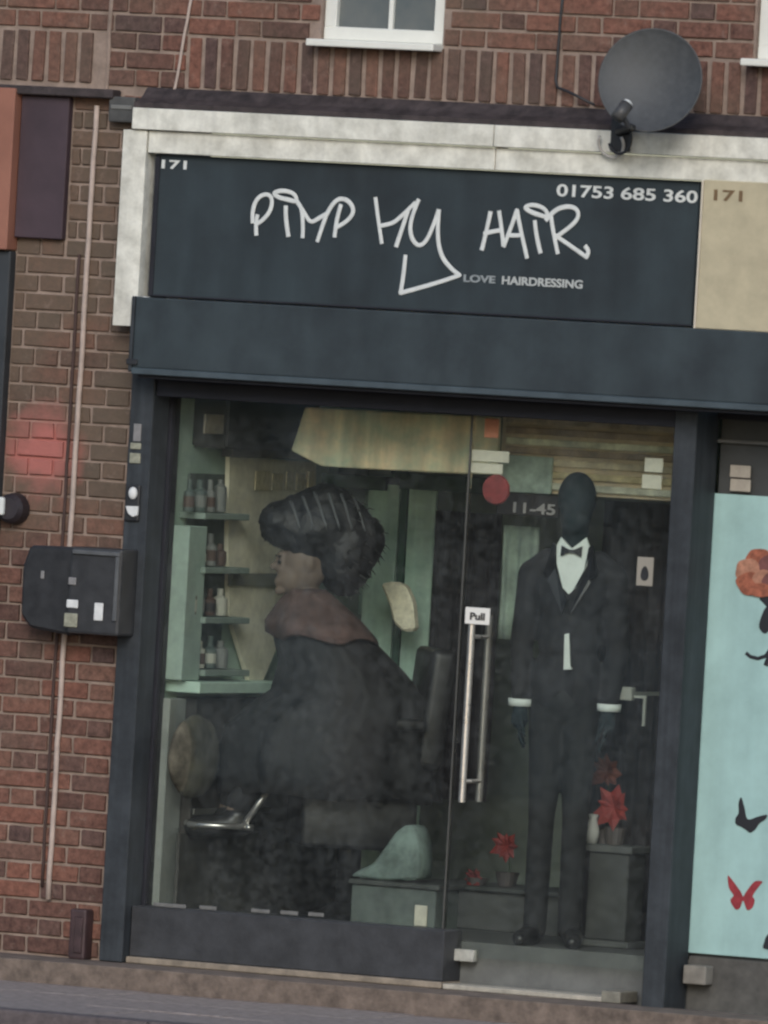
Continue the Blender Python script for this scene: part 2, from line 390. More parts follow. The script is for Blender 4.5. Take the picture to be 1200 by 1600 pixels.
# ================================================================== brickwork
brick_mesh = {}
def bmeshx(wd, ht):
    k = (round(wd, 3), round(ht, 3), random.randrange(3))
    if k not in brick_mesh:
        rr = random.Random(str(k))
        b = MB(); b.box(-wd / 2, wd / 2, 0, 0.05, -ht / 2, ht / 2, 0.0032)
        for v in b.bm.verts: v.co += Vector((rr.uniform(-.0028, .0028), rr.uniform(-.0015, .0015), rr.uniform(-.0024, .0024)))
        me = bpy.data.meshes.new('brick'); b.bm.to_mesh(me); b.bm.free(); me.materials.append(BRICK); brick_mesh[k] = me
    return brick_mesh[k]
def lay(parent, x0, x1, z0, z1, holes=(), view=None, ph=0.0):
    """Flemish bond between x0..x1, courses up from z0; bricks outside the view go to one joined part"""
    rest = MB(); nrest = 0
    P = base_of(parent); S, Hd, J, CH = 0.2130, 0.1005, 0.0125, 0.0755
    n = int((z1 - z0) / CH + 0.01)
    for c in range(n):
        zc = z0 + (c + 0.5) * CH; xs = x0 - (0.163 if c % 2 else 0.0) - ph; k = 0
        while xs < x1:
            wd = S if k % 2 == 0 else Hd
            spans = [(max(xs, x0), min(xs + wd, x1))]
            for hx0, hx1, hz0, hz1 in holes:
                if hz0 - 0.02 < zc < hz1 + 0.02:
                    ns = []
                    for a, b in spans:
                        if b <= hx0 or a >= hx1: ns.append((a, b)); continue
                        if a < hx0: ns.append((a, hx0 - 0.004))
                        if b > hx1: ns.append((hx1 + 0.004, b))
                    spans = ns
            for a, b in spans:
                if b - a < 0.03: continue
                ht = CH - J + random.uniform(-.0025, .0015)
                w_ = b - a
                px = (a + b) / 2; yy = random.uniform(-0.003, 0.003)
                if view and view[0] < px < view[1] and view[2] < zc < view[3]:
                    w_ = S if abs(w_ - S) < .002 else (Hd if abs(w_ - Hd) < .002 else w_)
                    o = bpy.data.objects.new('brick', bmeshx(w_, CH - J)); col.objects.link(o); o.parent = parent
                    o.location = Vector((px, yy, zc + random.uniform(-.0015, .0015))) - P
                    o.rotation_euler = (random.uniform(-.012, .012), random.uniform(-.006, .006), random.uniform(-.012, .012))
                else:
                    rest.box(a, b, yy, 0.05, zc - ht / 2, zc + ht / 2); nrest += 1
            xs += wd + J; k += 1
    if nrest:
        o = rest.build('outlying_brickwork', BRICK, parent); o['kind'] = 'stuff'
    else: rest.bm.free()
def soldiers(parent, x0, x1, z0, view):
    P = base_of(parent); x = x0; rest = MB(); k = 0
    while x + 0.065 <= x1:
        px = x + 0.0325; zc = z0 + 0.1125
        if view[0] < px < view[1]:
            o = bpy.data.objects.new('brick', bmeshx(0.051, 0.205)); col.objects.link(o); o.parent = parent
            o.location = Vector((px, random.uniform(-.003, .003), zc + random.uniform(-.003, .003))) - P
            o.rotation_euler = (random.uniform(-.01, .01), random.uniform(-.02, .02), random.uniform(-.02, .02))
        else: rest.box(x + .005, x + 0.058, 0, 0.05, zc - 0.105, zc + 0.105); k += 1
        x += 0.0735
    if k: o = rest.build('outlying_brickwork', BRICK, parent); o['kind'] = 'stuff'
    else: rest.bm.free()

# upstairs windows
W1x0, W1x1 = at(506, 30, 0.03)[0], at(697, 30, 0.03)[0]
W1z0 = at(600, 66, 0.03)[1]
W2x0 = at(1184, 60, 0.03)[0]; W2z0 = at(1190, 86, 0.03)[1]
W2x1 = W2x0 + (W1x1 - W1x0); WZT = W1z0 + 1.15
XL, XR = at(-40, 0, 0)[0] - 2.0, at(1240, 0, 0)[0] + 2.5
ZTOP = 5.6
uw = thing('brick_wall', 'upper red brown brick wall with a band of upright bricks above the shop signs', 'wall', ((XL + XR) / 2, 0, ZS0))
mb = MB(); yb0, yb1 = 0.011, 0.26
def core(x0, x1, z0, z1): mb.box(x0, x1, yb0, yb1, z0, z1)
core(XL, XR, ZS0 - 0.05, W1z0 - 0.012); core(XL, W1x0, W1z0 - 0.012, WZT); core(W1x1, W2x0, W1z0 - 0.012, WZT); core(W2x1, XR, W1z0 - 0.012, WZT); core(XL, XR, WZT, ZTOP)
mb.build('mortar_bed', MORTAR, uw)
hol = [(W1x0 - 0.005, W1x1 + 0.005, W1z0 - 0.07, WZT), (W2x0 - 0.005, W2x1 + 0.005, W1z0 - 0.07, WZT)]
vx0, vx1 = at(-25, 0, 0)[0], at(1225, 60, 0)[0]; vz1 = at(0, -10, 0)[1] + 0.03
lay(uw, XL, XR, ZS1, ZTOP, hol, (vx0, vx1, 0, vz1), ph=0.05)
XS1, XS2 = at(168, 90, 0)[0], at(292, 100, 0)[0]
soldiers(uw, XL, XS1, ZS0, (vx0, vx1)); soldiers(uw, XS2, XR, ZS0, (vx0, vx1))
lay(uw, XS1 + 0.012, XS2 - 0.010, ZS0, ZS0 + 0.228, (), (vx0, vx1, 0, 9), ph=0.1)
# pale mortar run on the straight joint at the party wall
pr = MB(); xj = XS1 + 0.001
pr.tube([(xj, 0.004, ZS0 - 0.02), (xj + .003, 0.002, ZS0 + .1), (xj - .002, 0.004, ZS0 + .22), (xj + .002, .003, ZS0 + .4), (xj, .003, ZS0 + .75)], 0.009, 6)
pr.build('pointed_joint', MORTAR, uw)

def window(x0, x1, z0, label, sub=True):
    t = thing('upstairs_window', label, 'window', ((x0 + x1) / 2, 0.03, z0), group=None)
    zt = WZT; f = 0.055; yA, yB = 0.03, 0.10
    b = MB(); b.box(x0 + .002, x1 - .002, yA, yB, z0, z0 + f, .004); b.box(x0 + .002, x0 + f, yA + .002, yB - .002, z0 + f - .003, zt - f + .003, .004)
    b.box(x1 - f, x1 - .002, yA + .002, yB - .002, z0 + f - .003, zt - f + .003, .004); b.box(x0 + .002, x1 - .002, yA, yB, zt - f, zt - .002, .004)
    fr = b.build('window_frame', PVC, t)
    xm = x0 + (x1 - x0) * 0.535
    b = MB(); b.box(xm - .010, xm + .010, yA + .012, yA + .05, z0 + f - .002, zt - f + .002, .003); b.build('glazing_bar', PVC, t)
    g = mat('upstairs_glass', (0.075, 0.092, 0.098), 0.12, spec=0.3, var=0.5, scale=3, c2=(0.15, 0.16, 0.155))
    for a, c in ((x0 + f - .004, xm - .009), (xm + .009, x1 - f + .004)):
        b = MB(); b.box(a, c, yA + .03, yA + .036, z0 + f - .004, zt - f + .004); b.build('pane', g, t)
    b = MB(); b.box(x0 - .02, x1 + .005, -0.085, 0.034, z0 - .030, z0 - .001, .006, 2); b.build('sill', PVC, t)
    b = MB(); b.box(x0 - .085, x1 + .075, -0.012, 0.06, z0 - .020, z0 + .055 - .035, .004)
    return t
window(W1x0, W1x1, W1z0, 'white framed upstairs window with two panes above the middle of the navy sign')
window(W2x0, W2x1, W1z0, 'white framed upstairs window to the right of the satellite dish, mostly out of frame')

# pier between the two shops
pw = thing('brick_pier', 'narrow brick pier with a pale cable running down it, left of the dark shop front', 'wall', ((X0 + XP0) / 2, 0, 0))
zb = -0.10
mb = MB(); mb.box(X0 - 0.6, XP0 + 0.02, 0.011, 0.5, zb, ZS0 - 0.052); mb.build('mortar_bed', MORTAR, pw)
xpan1 = at(109, 250, 0)[0]; zpan0 = at(70, 373, 0)[1]; zpan1 = at(60, 150, 0)[1]
zz1 = ZS0 - 0.03
ncs = int((zz1 - zb) / 0.0755)
lay(pw, X0 - 0.58, XP0 + 0.015, zb + ((zz1 - zb) - ncs * 0.0755), zz1, [(X0 - 0.7, xpan1 + .004, zpan0, 9), (X0 - 0.6, X0 + 0.002, at(12, 395, 0)[1] - 1.0 - 0.0, 9)], (at(-12, 1400, 0)[0], 9, -1, 9), ph=0.04)

# ================================================================== left neighbour
XW = X0 - 0.55
nb = thing('neighbour_shopfront', 'dark edge of the next shop front at the far left of the picture', 'shop front', (X0 - .2, 0, 0))
b = MB(); b.box(XW, X0, -0.05, 0.006, 1.42, at(12, 392, -0.05)[1], .005); b.build('post', mat('charcoal_paint', (0.035, 0.040, 0.045), 0.55, var=0.2), nb)
b = MB(); b.box(XW, at(17, 260, -0.09)[0], -0.09, 0.008, at(8, 392, -0.09)[1] + .005, at(8, 137, -0.09)[1], .004); b.build('sign_panel', mat('orange_sign', (0.31, 0.135, 0.092), 0.5, var=0.15, scale=4), nb)
b = MB(); b.box(at(17, 260, -0.09)[0] + .003, xpan1, -0.035, 0.006, zpan0, zpan1, .004); b.build('side_panel', mat('plum_panel', (0.062, 0.040, 0.050), 0.6, var=0.3, scale=3), nb)
b = MB(); b.box(XW, at(178, 145, -.06)[0], -0.075, 0.008, at(60, 150, -.06)[1] + .004, at(60, 139, -.06)[1] + .012, .005); b.build('capping', LEAD, nb)
x, z = at(22, 795, -0.09)
lk = thing('wall_lamp', 'small round dark fitting with a white front at the left edge', 'wall fitting', (x - .03, -0.05, z))
b = MB(); b.lathe([(0.001, 0), (.060, 0), (.066, .012), (.060, .06), (.045, .08), (.001, .08)], M=Matrix.Translation((x - .035, .0, z)) @ Matrix.Rotation(R(90), 4, 'X')); b.build('housing', mat('plum_black', (0.03, 0.024, 0.028), 0.5, var=.3), lk)
b = MB(); b.box(x - .085, x - .045, -.100, -.078, z - .03, z + .045, .01, 2); b.build('lens', LETTER, lk)

# ================================================================== flashing, cables, dish
b = MB(); X1, X2 = at(214, 160, -.1)[0], XR
zf0 = ZBT
pts = [(-0.125, zf0 + .002), (-0.125, zf0 + .022), (-0.06, zf0 + .045), (-0.012, ZS0 + .004), (0.008, ZS0 + .004), (0.008, zf0 + .002)]
t = bmesh.new(); va = [t.verts.new((X1, y, z)) for y, z in pts]; vb = [t.verts.new((X2, y, z)) for y, z in pts]
t.faces.new(va); t.faces.new(vb[::-1])
for i in range(len(pts)): t.faces.new((va[i], va[(i + 1) % 6], vb[(i + 1) % 6], vb[i]))
bmesh.ops.recalc_face_normals(t, faces=t.faces[:]); b.add(t)
tag(b.build('lead_flashing', LEAD), 'dark lead flashing strip along the top of the white beam', 'flashing')

fs = thing('fascia_surround', 'weathered white wooden beam and side board framing the navy sign', 'fascia', (X1, 0, ZSG))
XJL, XJR = at(187, 350, -.10)[0], at(224, 350, -.10)[0]
zmid = at(600, 222, -.10)[1]
xcut = at(775, 220, -.11)[0]
for a, c in ((X1, xcut - .002), (xcut + .002, XR)):
    b = MB(); b.box(a, c, -.135, .006, zmid + .003, ZBT, .002); b.build('top_board', WHITE_P, fs)
    b = MB(); b.box(a if a > X1 + 1 else XJR + .006, c, -.108, .006, ZBB, zmid - .001, .002); b.build('lower_board', WHITE_P, fs)
b = MB(); b.box(xcut - .0018, xcut + .0018, -.100, 0, ZBB + .004, ZBT - .006); b.build('joint_filler', mat('rust_stain', (.35, .22, .12), .8), fs)
b = MB(); b.box(XJL, XJR, -.115, .006, at(190, 509, -.11)[1], zmid - .001, .002); b.build('side_board', WHITE_P, fs)
x, z = at(222, 466, -.13); b = MB(); b.box(x - .028, x + .03, -.15, -.116, z - .010, z + .008, .004, 2); b.build('bracket', LETTER, fs)

x, z = at(192, 172, -.05)
jb = thing('junction_box', 'small dark grey box on the brick at the corner of the white beam', 'junction box', (x, 0, z))
b = MB(); b.box(x - .062, x + .058, -.06, .004, z - .05, z + .055, .008, 2); b.build('body', mat('grey_lead', (.075, .075, .073), .7, var=.3, scale=15), jb)
b = MB(); b.box(x - .05, x + .046, -.066, -.058, z + .002, z + .02, .003); b.build('lid_edge', mat('grey_pale', (.16, .16, .15), .7, var=.2), jb)

def cable(name, pts, r, m, label):
    b = MB(); b.tube(pts, r, 8); o = b.build(name, m, None, smooth=True); return tag(o, label, 'cable')
PCAB = mat('pale_cable', (0.46, 0.37, 0.32), 0.7, var=0.2, scale=12)
def wob(p0, p1, n, y, a=0.003):
    return [(p0[0] + (p1[0] - p0[0]) * i / n + random.uniform(-a, a), y, p0[1] + (p1[1] - p0[1]) * i / n) for i in range(n + 1)]
p0 = at(155, 165, -.012); p1 = at(70, 1405, -.012); xc = at(112, 790, -.012)[0]
cable('pale_cable', wob((xc + .012, p0[1]), (xc - .006, p1[1]), 30, -.012, .002), .0115, PCAB, 'pale straight cable running down the brick pier to the pavement')
cable('dark_cable', wob((xc - .032, at(90, 700, 0)[1] + .8), (xc - .040, p1[1] + .05), 24, -.006, .003), .007, mat('soot_cable', (.06, .035, .03), .8), 'thin dark cable beside the pale one on the brick pier')
cable('thin_cable', wob(at(268, 165, -.01), at(301, -12, -.01), 8, -.010, .002), .0065, PCAB, 'thin pale cable slanting up the brick above the junction box')
q0 = at(880, -15, -.01); q1 = at(868, 125, -.01); q2 = at(930, 160, -.05)
cable('black_cable', wob(q0, q1, 6, -.010, .002) + [(q1[0] + .015, -.02, q1[1] - .03), (q1[0] + .07, -.03, q1[1] - .045), (q2[0], -.06, q2[1] - .01)], .006, BLACKP, 'thin black cable dropping from above to the satellite dish')

# dish
DISH = mat('grey_dish_mesh', (0.068, 0.072, 0.075), 0.6, var=0.2, scale=30, metal=0.2)
dx, dz = at(1016, 125, -.38)
sdsh = thing('satellite_dish', 'dark grey round satellite dish on a bracket above the cream sign', 'satellite dish', (dx, -.38, dz))
nrm = Vector((0.20, -0.95, 0.20)).normalized()
q = nrm.to_track_quat('Z', 'Y').to_matrix().to_4x4()
MD = Matrix.Translation((dx, -.38, dz)) @ q
RD = 0.206
prof = [(0.001, -0.045)] + [(RD * k / 10, -0.045 + 0.045 * (k / 10) ** 2) for k in range(1, 11)] + [(RD + .006, .004), (RD + .006, -.004)] + [(RD * k / 10, -0.052 + 0.045 * (k / 10) ** 2) for k in range(10, 0, -1)] + [(0.001, -.052)]
b = MB(); b.lathe(prof, n=48, M=MD); b.build('reflector', DISH, sdsh, smooth=True)
lx, lz = at(972, 172, -.62)
foot = MD @ Vector((0, 0, 0)); low = Vector((dx - .05, -.40, dz - RD * .93))
b = MB(); b.tube([low, Vector((lx + .02, -.60, lz - .06)), Vector((lx, -.62, lz - .015))], .011, 8); b.build('feed_arm', BLACKP, sdsh)
b = MB(); b.tube([Vector((lx - .012, -.64, lz - .035)), Vector((lx + .012, -.60, lz + .025))], .027, 14); b.build('receiver', mat('grey_receiver', (.06, .06, .06), .5), sdsh, smooth=True)
b = MB(); dv = (Vector((dx, -.4, dz)) - Vector((lx, -.62, lz))).normalized(); b.tube([Vector((lx, -.62, lz)) + dv * .02, Vector((lx, -.62, lz)) + dv * .048], .024, 14); b.build('receiver_cap', LETTER, sdsh)
bx_, bz_ = at(950, 208, -.2)
b = MB(); b.tube([(dx - .02, -.300, dz - .05), (dx - .1, -.23, dz - .17), (bx_ + .03, -.16, bz_ + .01), (bx_ + .03, -.005, bz_ + .04)], .019, 10); b.build('mast', BLACKP, sdsh, smooth=True)
b = MB(); b.box(bx_ - .012, bx_ + .075, -.152, -.136, bz_ - .07, bz_ + .06, .004); b.build('wall_plate', BLACKP, sdsh)
lp = [(bx_ + .0 + .055 * math.cos(a), -.165 - .02 * math.sin(a), bz_ - .04 + .055 * math.sin(a)) for a in [R(k) for k in range(150, 405, 15)]]
b = MB(); b.tube(lp, .0065, 8); b.build('coiled_lead', mat('coax_pale', (.45, .43, .40), .6), sdsh, smooth=True)
lp = [(bx_ + .045 + .05 * math.cos(a), -.18, bz_ - .02 + .06 * math.sin(a)) for a in [R(k) for k in range(200, 440, 15)]]
b = MB(); b.tube(lp, .006, 8); b.build('coiled_lead', BLACKP, sdsh, smooth=True)

# ================================================================== signs
XSL, XSR = at(237, 350, -.075)[0], at(1086, 390, -.075)[0]
sg = thing('shop_sign', 'long navy shop sign with white graffiti style lettering', 'sign', (XSL, 0, ZSG))
b = MB(); b.box(XSL, XSR, -.070, .02, ZSG, ZBB - .003, .003); board = b.build('board', NAVY, sg)
b = MB(); b.box(XSL + .001, XSL + .022, -.078, -.0705, ZSG + .003, ZBB - .006, .002); b.box(XSL + .023, XSR - .002, -.076, -.0705, ZSG + .002, ZSG + .010, .002); b.build('edge_trim', FRAMED, sg)
def stroke(zs, wd=7.2):
    cu = bpy.data.curves.new('letter', 'CURVE'); cu.dimensions = '3D'; cu.bevel_depth = 1.0; cu.bevel_resolution = 2; cu.use_fill_caps = True
    cu.materials.append(LETTER)
    for pts, cyc in zs:
        sp = cu.splines.new('NURBS'); sp.points.add(len(pts) - 1)
        for p, (zx, zy) in zip(sp.points, pts):
            xx, zz = at(360 + zx / 2, 260 + zy / 2, -.076)
            p.co = (xx - XSL, 0, zz - ZSG, 1); p.radius = wd / 2 / 385 * random.uniform(.92, 1.12)
        sp.use_endpoint_u = not cyc; sp.use_cyclic_u = cyc; sp.order_u = 3; sp.resolution_u = 6
    o = bpy.data.objects.new('letter', cu); col.objects.link(o); o = meshify(o); o.parent = sg; o.scale = (1, 0.14, 1); o.location = (0, -.073, 0)
    return o
D2 = lambda *p: [q for a in p for q in (a, a)]
L = False
stroke([([(68, 178), (66, 140), (82, 98), (112, 84), (131, 100), (124, 142), (90, 178), (74, 182)], L), ([(84, 150), (76, 180), (80, 216)], L)])
stroke([([(172, 122), (170, 160), (180, 220)], L), ([(130, 84), (160, 74), (200, 84), (208, 112), (180, 104), (150, 98)], True)])
stroke([([(218, 125), (228, 165), (224, 224)], L), ([(206, 108), (232, 150), (250, 178), (278, 160), (300, 148)], L), ([(300, 148), (288, 180), (270, 236)], L)])
stroke([([(345, 118), (330, 160), (324, 222)], L), ([(300, 150), (322, 104), (362, 100), (388, 136), (366, 172), (332, 190)], L)])
stroke([([(452, 96), (458, 150), (472, 242)], L), ([(462, 186), (500, 182), (530, 160), (578, 112)], L), ([(556, 132), (540, 180), (516, 252)], L)])
stroke([([(588, 102), (562, 160), (560, 220), (590, 256), (624, 216), (650, 134)], L), ([(650, 134), (644, 210), (656, 280), (690, 322), (716, 340), (716, 340), (640, 366), (530, 396), (530, 396), (540, 340), (546, 276)], L)])
stroke([([(812, 140), (800, 200), (784, 262)], L), ([(790, 212), (810, 204), (842, 200)], L), ([(838, 138), (846, 190), (852, 250)], L)])
stroke([([(852, 252), (876, 190), (894, 138), (894, 138), (906, 200), (926, 288)], L), ([(862, 214), (890, 218), (914, 214)], L)])
stroke([([(950, 168), (952, 210), (968, 272)], L), ([(914, 128), (944, 118), (984, 132), (992, 160), (964, 152), (940, 144)], True)])
stroke([([(1000, 152), (1006, 200), (1022, 274)], L), ([(984, 170), (1008, 136), (1060, 122), (1090, 140), (1078, 180), (1014, 222)], L), ([(1014, 216), (1050, 240), (1112, 284), (1112, 284), (1120, 262), (1106, 248)], L)])
x, z = at(245, 262, -.08); text('house_number', '171', x, -.0720, z, .034, .115, LETTER, sg)
for dg_, pa, pb in (('01753', 868, 956), ('685', 968, 1022), ('360', 1034, 1087)):
    x, z = at(pa, 301 + (pa - 868) * .05, -.08); x2 = at(pb, 310, -.08)[0]
    text('telephone_digits', dg_, x, -.0720, z - .012, .047, x2 - x, LETTER, sg)
x, z = at(722, 438, -.08); x2, _ = at(775, 440, -.08); text('small_lettering', 'LOVE', x, -.0718, z - .004, .028, x2 - x - .01, GREYTXT, sg)
x, z = at(782, 442, -.08); x2, _ = at(908, 446, -.08); text('small_lettering', 'HAIRDRESSING', x, -.0718, z - .004, .032, x2 - x, mat('pale_grey_letter', (.46, .48, .47), .6), sg)

XC0 = at(1093, 400, -.12)[0]; zc0 = at(1090, 513, -.12)[1]; zc1 = at(1100, 279, -.12)[1]
cs = thing('cream_sign', 'plain cream sign board with a brown house number beside the navy sign', 'sign', (XC0, 0, zc0))
b = MB(); b.box(XC0, XR, -.118, .01, zc0, zc1 - .004, .003); b.build('board', mat('cream_board', (0.47, 0.415, 0.285), 0.6, var=0.14, scale=9, bump=.05), cs)
b = MB(); b.box(XC0 - .009, XC0 - .0005, -.122, .0, zc0 - .002, zc1 - .006, .002); b.box(XC0, XR, -.124, -.01, zc0 - .013, zc0 - .001, .002); b.build('edge_trim', mat('pale_trim', (.62, .56, .46), .5, var=.1), cs)
x, z = at(1108, 312, -.12); text('house_number', '171', x, -.1200, z, .042, .125, mat('brown_letter', (.16, .10, .05), .6), cs)

# shutter box
XB0 = at(208, 530, -.22)[0]
sh = thing('shutter_box', 'dark blue roller shutter housing under the shop signs', 'shutter', (XB0, 0, ZSH))
ztb = at(600, 488, -.22)[1]
ins = MB(); ins.box(XB0 + .004, XR, -.225, .05, ZSH + .03, ZSG - .004, .006, 2); ins.build('housing', NAVY2, sh)
b = MB(); b.box(XB0 - .012, XB0 + .003, -.232, .05, ZSH + .012, ZSG - .002, .004); b.build('end_cap', FRAME, sh)
b = MB(); b.box(XB0 + .004, XR, -.232, -.205, ZSH + .004, ZSH + .030, .003); b.build('bottom_lip', mat('blue_grey_lip', (.055, .075, .088), .5, var=.25, scale=8), sh)
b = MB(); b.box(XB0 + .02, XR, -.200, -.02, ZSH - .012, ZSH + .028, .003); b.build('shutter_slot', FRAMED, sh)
b = MB(); b.box(XB0 - .02, XB0 + .03, -.236, -.17, ZSH + .04, ZSH + .065, .004); b.build('bracket', BLACKP, sh)

# ================================================================== shop front
sf = thing('shopfront_frame', 'dark slate shop front frame of posts, head beam and low panel round the glass', 'shop front', (XP0, 0, 0))
b = MB(); b.box(XP0, XP1, -.06, GY - .03, -.004, ZSH + .03, .004); b.build('left_post', FRAME, sf)
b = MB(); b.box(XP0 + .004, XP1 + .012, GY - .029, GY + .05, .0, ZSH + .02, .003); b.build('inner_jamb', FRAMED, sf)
b = MB(); b.box(XQ0, XQ1, -.06, .155, -.055, ZSH + .03, .004); b.build('right_post', FRAME, sf)
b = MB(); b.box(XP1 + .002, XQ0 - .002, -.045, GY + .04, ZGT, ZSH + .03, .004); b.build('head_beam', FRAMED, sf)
XRI1 = at(690, 1478, -.02)[0]
b = MB(); b.box(XP1 + .002, XRI1, .0, GY + .05, .022, ZRT, .004); b.build('stall_riser', mat('riser_paint', (.040, .042, .047), .6, var=.35, scale=9, bump=.1), sf)
b = MB(); b.box(XP1 + .002, XRI1 + .01, -.03, GY + .04, -.005, .0215, .004); b.build('threshold_strip', mat('stone_threshold', (.27, .225, .175), .8, var=.35, scale=14), sf)
b = MB(); b.box(XRI1 + .013, at(948, 1520, -.02)[0], -.02, GY + .02, -.005, .016, .003); b.build('threshold_strip', mat('worn_metal_strip', (.42, .39, .33), .5, var=.3, scale=20), sf)
x, z = at(957, 1518, -.02); b = MB(); b.box(x - .04, x + .045, -.03, GY + .02, -.005, .042, .006, 2); b.build('threshold_block', mat('stone_threshold2', (.21, .20, .165), .85, var=.35, scale=14), sf)
for k, (px, wd) in enumerate(((265, 60), (325, 32), (407, 34), (452, 32), (494, 28))):
    x, z = at(px, 1414 + (px - 265) * .062, .0); b = MB(); b.box(x - wd / 800, x + wd / 800, -.004, .002, z - .010, z + .006, .002)
    b.build('worn_patch', mat('worn_pale', (.15, .15, .145), .7, var=.3, scale=30), sf)
swn = thing('shop_window', 'large fixed pane of shop window glass left of the door', 'window', (XP1, GY, ZRT))
b = MB(); b.box(XP1 + .012, XD0 - .004, GY, GY + .008, ZRT + .001, ZGT - .001); b.build('pane', GLASS, swn)
b = MB(); b.box(XD0 - .014, XD0 - .007, GY - .003, GY + .011, ZRT, ZGT - .002, .002); b.build('edge_seal', mat('seal_grey', (.075, .075, .07), .5), swn)

dr = thing('glass_door', 'frameless glass door with a long upright steel handle', 'door', (XD0, GY, 0))
zd0 = at(800, 1503, GY)[1]
b = MB(); b.box(XD0, XG1, GY, GY + .010, zd0 + .006, ZGT - .004); b.build('pane', GLASS, dr)
x, z = at(709, 1491, GY - .02); b = MB(); b.box(x - .045, x + .085, GY - .016, GY + .026, z - .026, z + .022, .004, 2); b.build('corner_patch', mat('pale_patch', (.42, .42, .38), .45, var=.3, scale=20), dr)
hx, hzt = at(739, 962, GY - .07); _, hzb = at(717, 1253, GY - .07)
for nm, yy, m_ in (('outer_handle', GY - .075, CHROME), ('inner_handle', GY + .085, mat('steel_dull', (.33, .31, .30), .4, metal=.6, var=.1, scale=20))):
    b = MB(); b.tube([(hx, yy, hzb), (hx, yy, hzt)], .0145, 14)
    h = b.build(nm, m_, dr, smooth=False)
    for zz in (hzb + .085, hzt - .085):
        b = MB(); b.tube([(hx, yy, zz), (hx, GY + (-.001 if yy < GY else .011), zz)], .009, 10); b.build('standoff', m_, h)
x, z = at(749, 963, GY - .08)
ps = thing('door_notice', 'small white notice reading Pull at the top of the door handle', 'notice', (x, GY - .1, z))
b = MB(); b.box(x - .054, x + .056, GY - .103, GY - .097, z - .033, z + .035, .002); b.build('card', mat('white_card', (.74, .73, .69), .6), ps)
text('lettering', 'Pull', x - .032, GY - .1045, z - .014, .028, .066, BLACKP, ps)

# stickers and fittings on the left post
def plate(name, label, cat, px0, px1, py0, py1, Y, m_, dep=.006, bev=.002, extra=None):
    xm, zm = at((px0 + px1) / 2, (py0 + py1) / 2, Y)
    hw = (px1 - px0) / 2 / 346; hh = (py1 - py0) / 2 / 385
    b = MB(); b.box(xm - hw, xm + hw, Y - dep, Y, zm - hh, zm + hh, bev)
    o = b.build(name, m_); 
    for v in o.data.vertices: v.co -= Vector((xm, Y, zm))
    o.location = (xm, Y, zm)
    return tag(o, label, cat)
SW = mat('white_fitting', (.70, .71, .70), .5, var=.12, scale=40)
SG = mat('grey_sticker', (.23, .225, .225), .6, var=.2, scale=40)
SB = mat('beige_sticker', (.30, .30, .23), .6, var=.35, scale=60)
plate('post_sticker', 'grey sticker, topmost on the left post', 'sticker', 209, 221, 662, 690, -.0605, SG)
plate('post_sticker', 'narrow beige sticker under the grey one on the left post', 'sticker', 204, 221, 692, 702, -.0605, SB)
plate('post_sticker', 'square beige sticker, lowest of the three on the left post', 'sticker', 203, 220, 708, 724, -.0605, SB)
plate('door_switch', 'white rectangular switch low on the left post, level with the black box', 'switch', 189, 206, 914, 946, -.0605, SW, .012, .004)
x, z = at(210, 786, -.06)
ks = thing('key_switch', 'black shutter key switch with two white studs on the left post', 'switch', (x, -.06, z))
b = MB(); b.box(x - .038, x + .030, -.075, -.061, z - .075, z + .075, .008, 2); b.build('plate', BLACKP, ks)
b = MB(); b.ball((x, -.078, z + .040), .020, .014, .026); b.build('stud', SW, ks, smooth=True)
b = MB(); b.prism([(x - .028, z - .014), (x + .030, z - .012), (x + .028, z - .05), (x + .008, z - .058), (x - .014, z - .045)], -.088, -.072, .003); b.build('stud', SW, ks)

# meter box on pier
bx0, bx1 = at(107, 925, -.20)[0], at(188, 925, -.20)[0]; bz0, bz1 = at(150, 992, -.20)[1], at(150, 856, -.20)[1]
ub = thing('post_box', 'black box with a paler rim and white labels fixed to the brick pier', 'box', ((bx0 + bx1) / 2, -.1, bz0))
DG = mat('dark_grey_box', (.034, .035, .038), .5, var=.3, scale=14)
b = MB(); b.box(bx0, bx1, -.20, .003, bz0, bz1, .012, 2); b.build('body', DG, ub)
RIM = mat('grey_rim', (.10, .105, .11), .5, var=.2, scale=20)
b = MB(); b.box(bx0 + .012, bx1 - .008, -.212, -.2005, bz1 - .03, bz1 - .012, .003); b.box(bx1 - .026, bx1 - .009, -.212, -.2005, bz0 + .06, bz1 - .031, .003); b.build('front_rim', RIM, ub)
sx0 = at(40, 925, -.12)[0]
b = MB(); b.prism([(bx0 - .002, bz0 - .012), (bx0 - .002, bz1 - .004), (sx0 + .03, bz1 - .008), (sx0, bz1 - .10), (sx0 + .004, bz0 + .06), (sx0 + .05, bz0 + .01)], -.165, .003, .012); b.build('side_housing', mat('darker_box', (.022, .023, .026), .55, var=.4, scale=18), ub)
for px0, px1, py0, py1, m_ in ((103, 121, 937, 950, SW), (99, 120, 958, 980, SB), (146, 160, 942, 970, SW), (106, 118, 902, 914, SG)):
    xm, zm = at((px0 + px1) / 2, (py0 + py1) / 2, -.21); hw = (px1 - px0) / 692; hh = (py1 - py0) / 770
    b = MB(); b.box(xm - hw, xm + hw, -.2085, -.2005, zm - hh, zm + hh, .003); b.build('white_label', m_, ub)
x, z = at(66, 898, -.17); b = MB(); b.box(x - .008, x + .008, -.170, -.1655, z - .016, z + .016, .002); b.build('white_label', SG, ub)
# small duct at the foot of the post
x, z = at(128, 1430, -.05)
b = MB(); b.box(x - .045, x + .03, -.07, .004, -.006, .20, .01, 2); b.box(x - .02, x + .018, -.075, -.0702, .02, .17, .004)
tag(b.build('cable_duct', mat('plum_duct', (.060, .034, .036), .6, var=.4, scale=12)), 'short dark plum duct at the foot of the left post', 'duct')

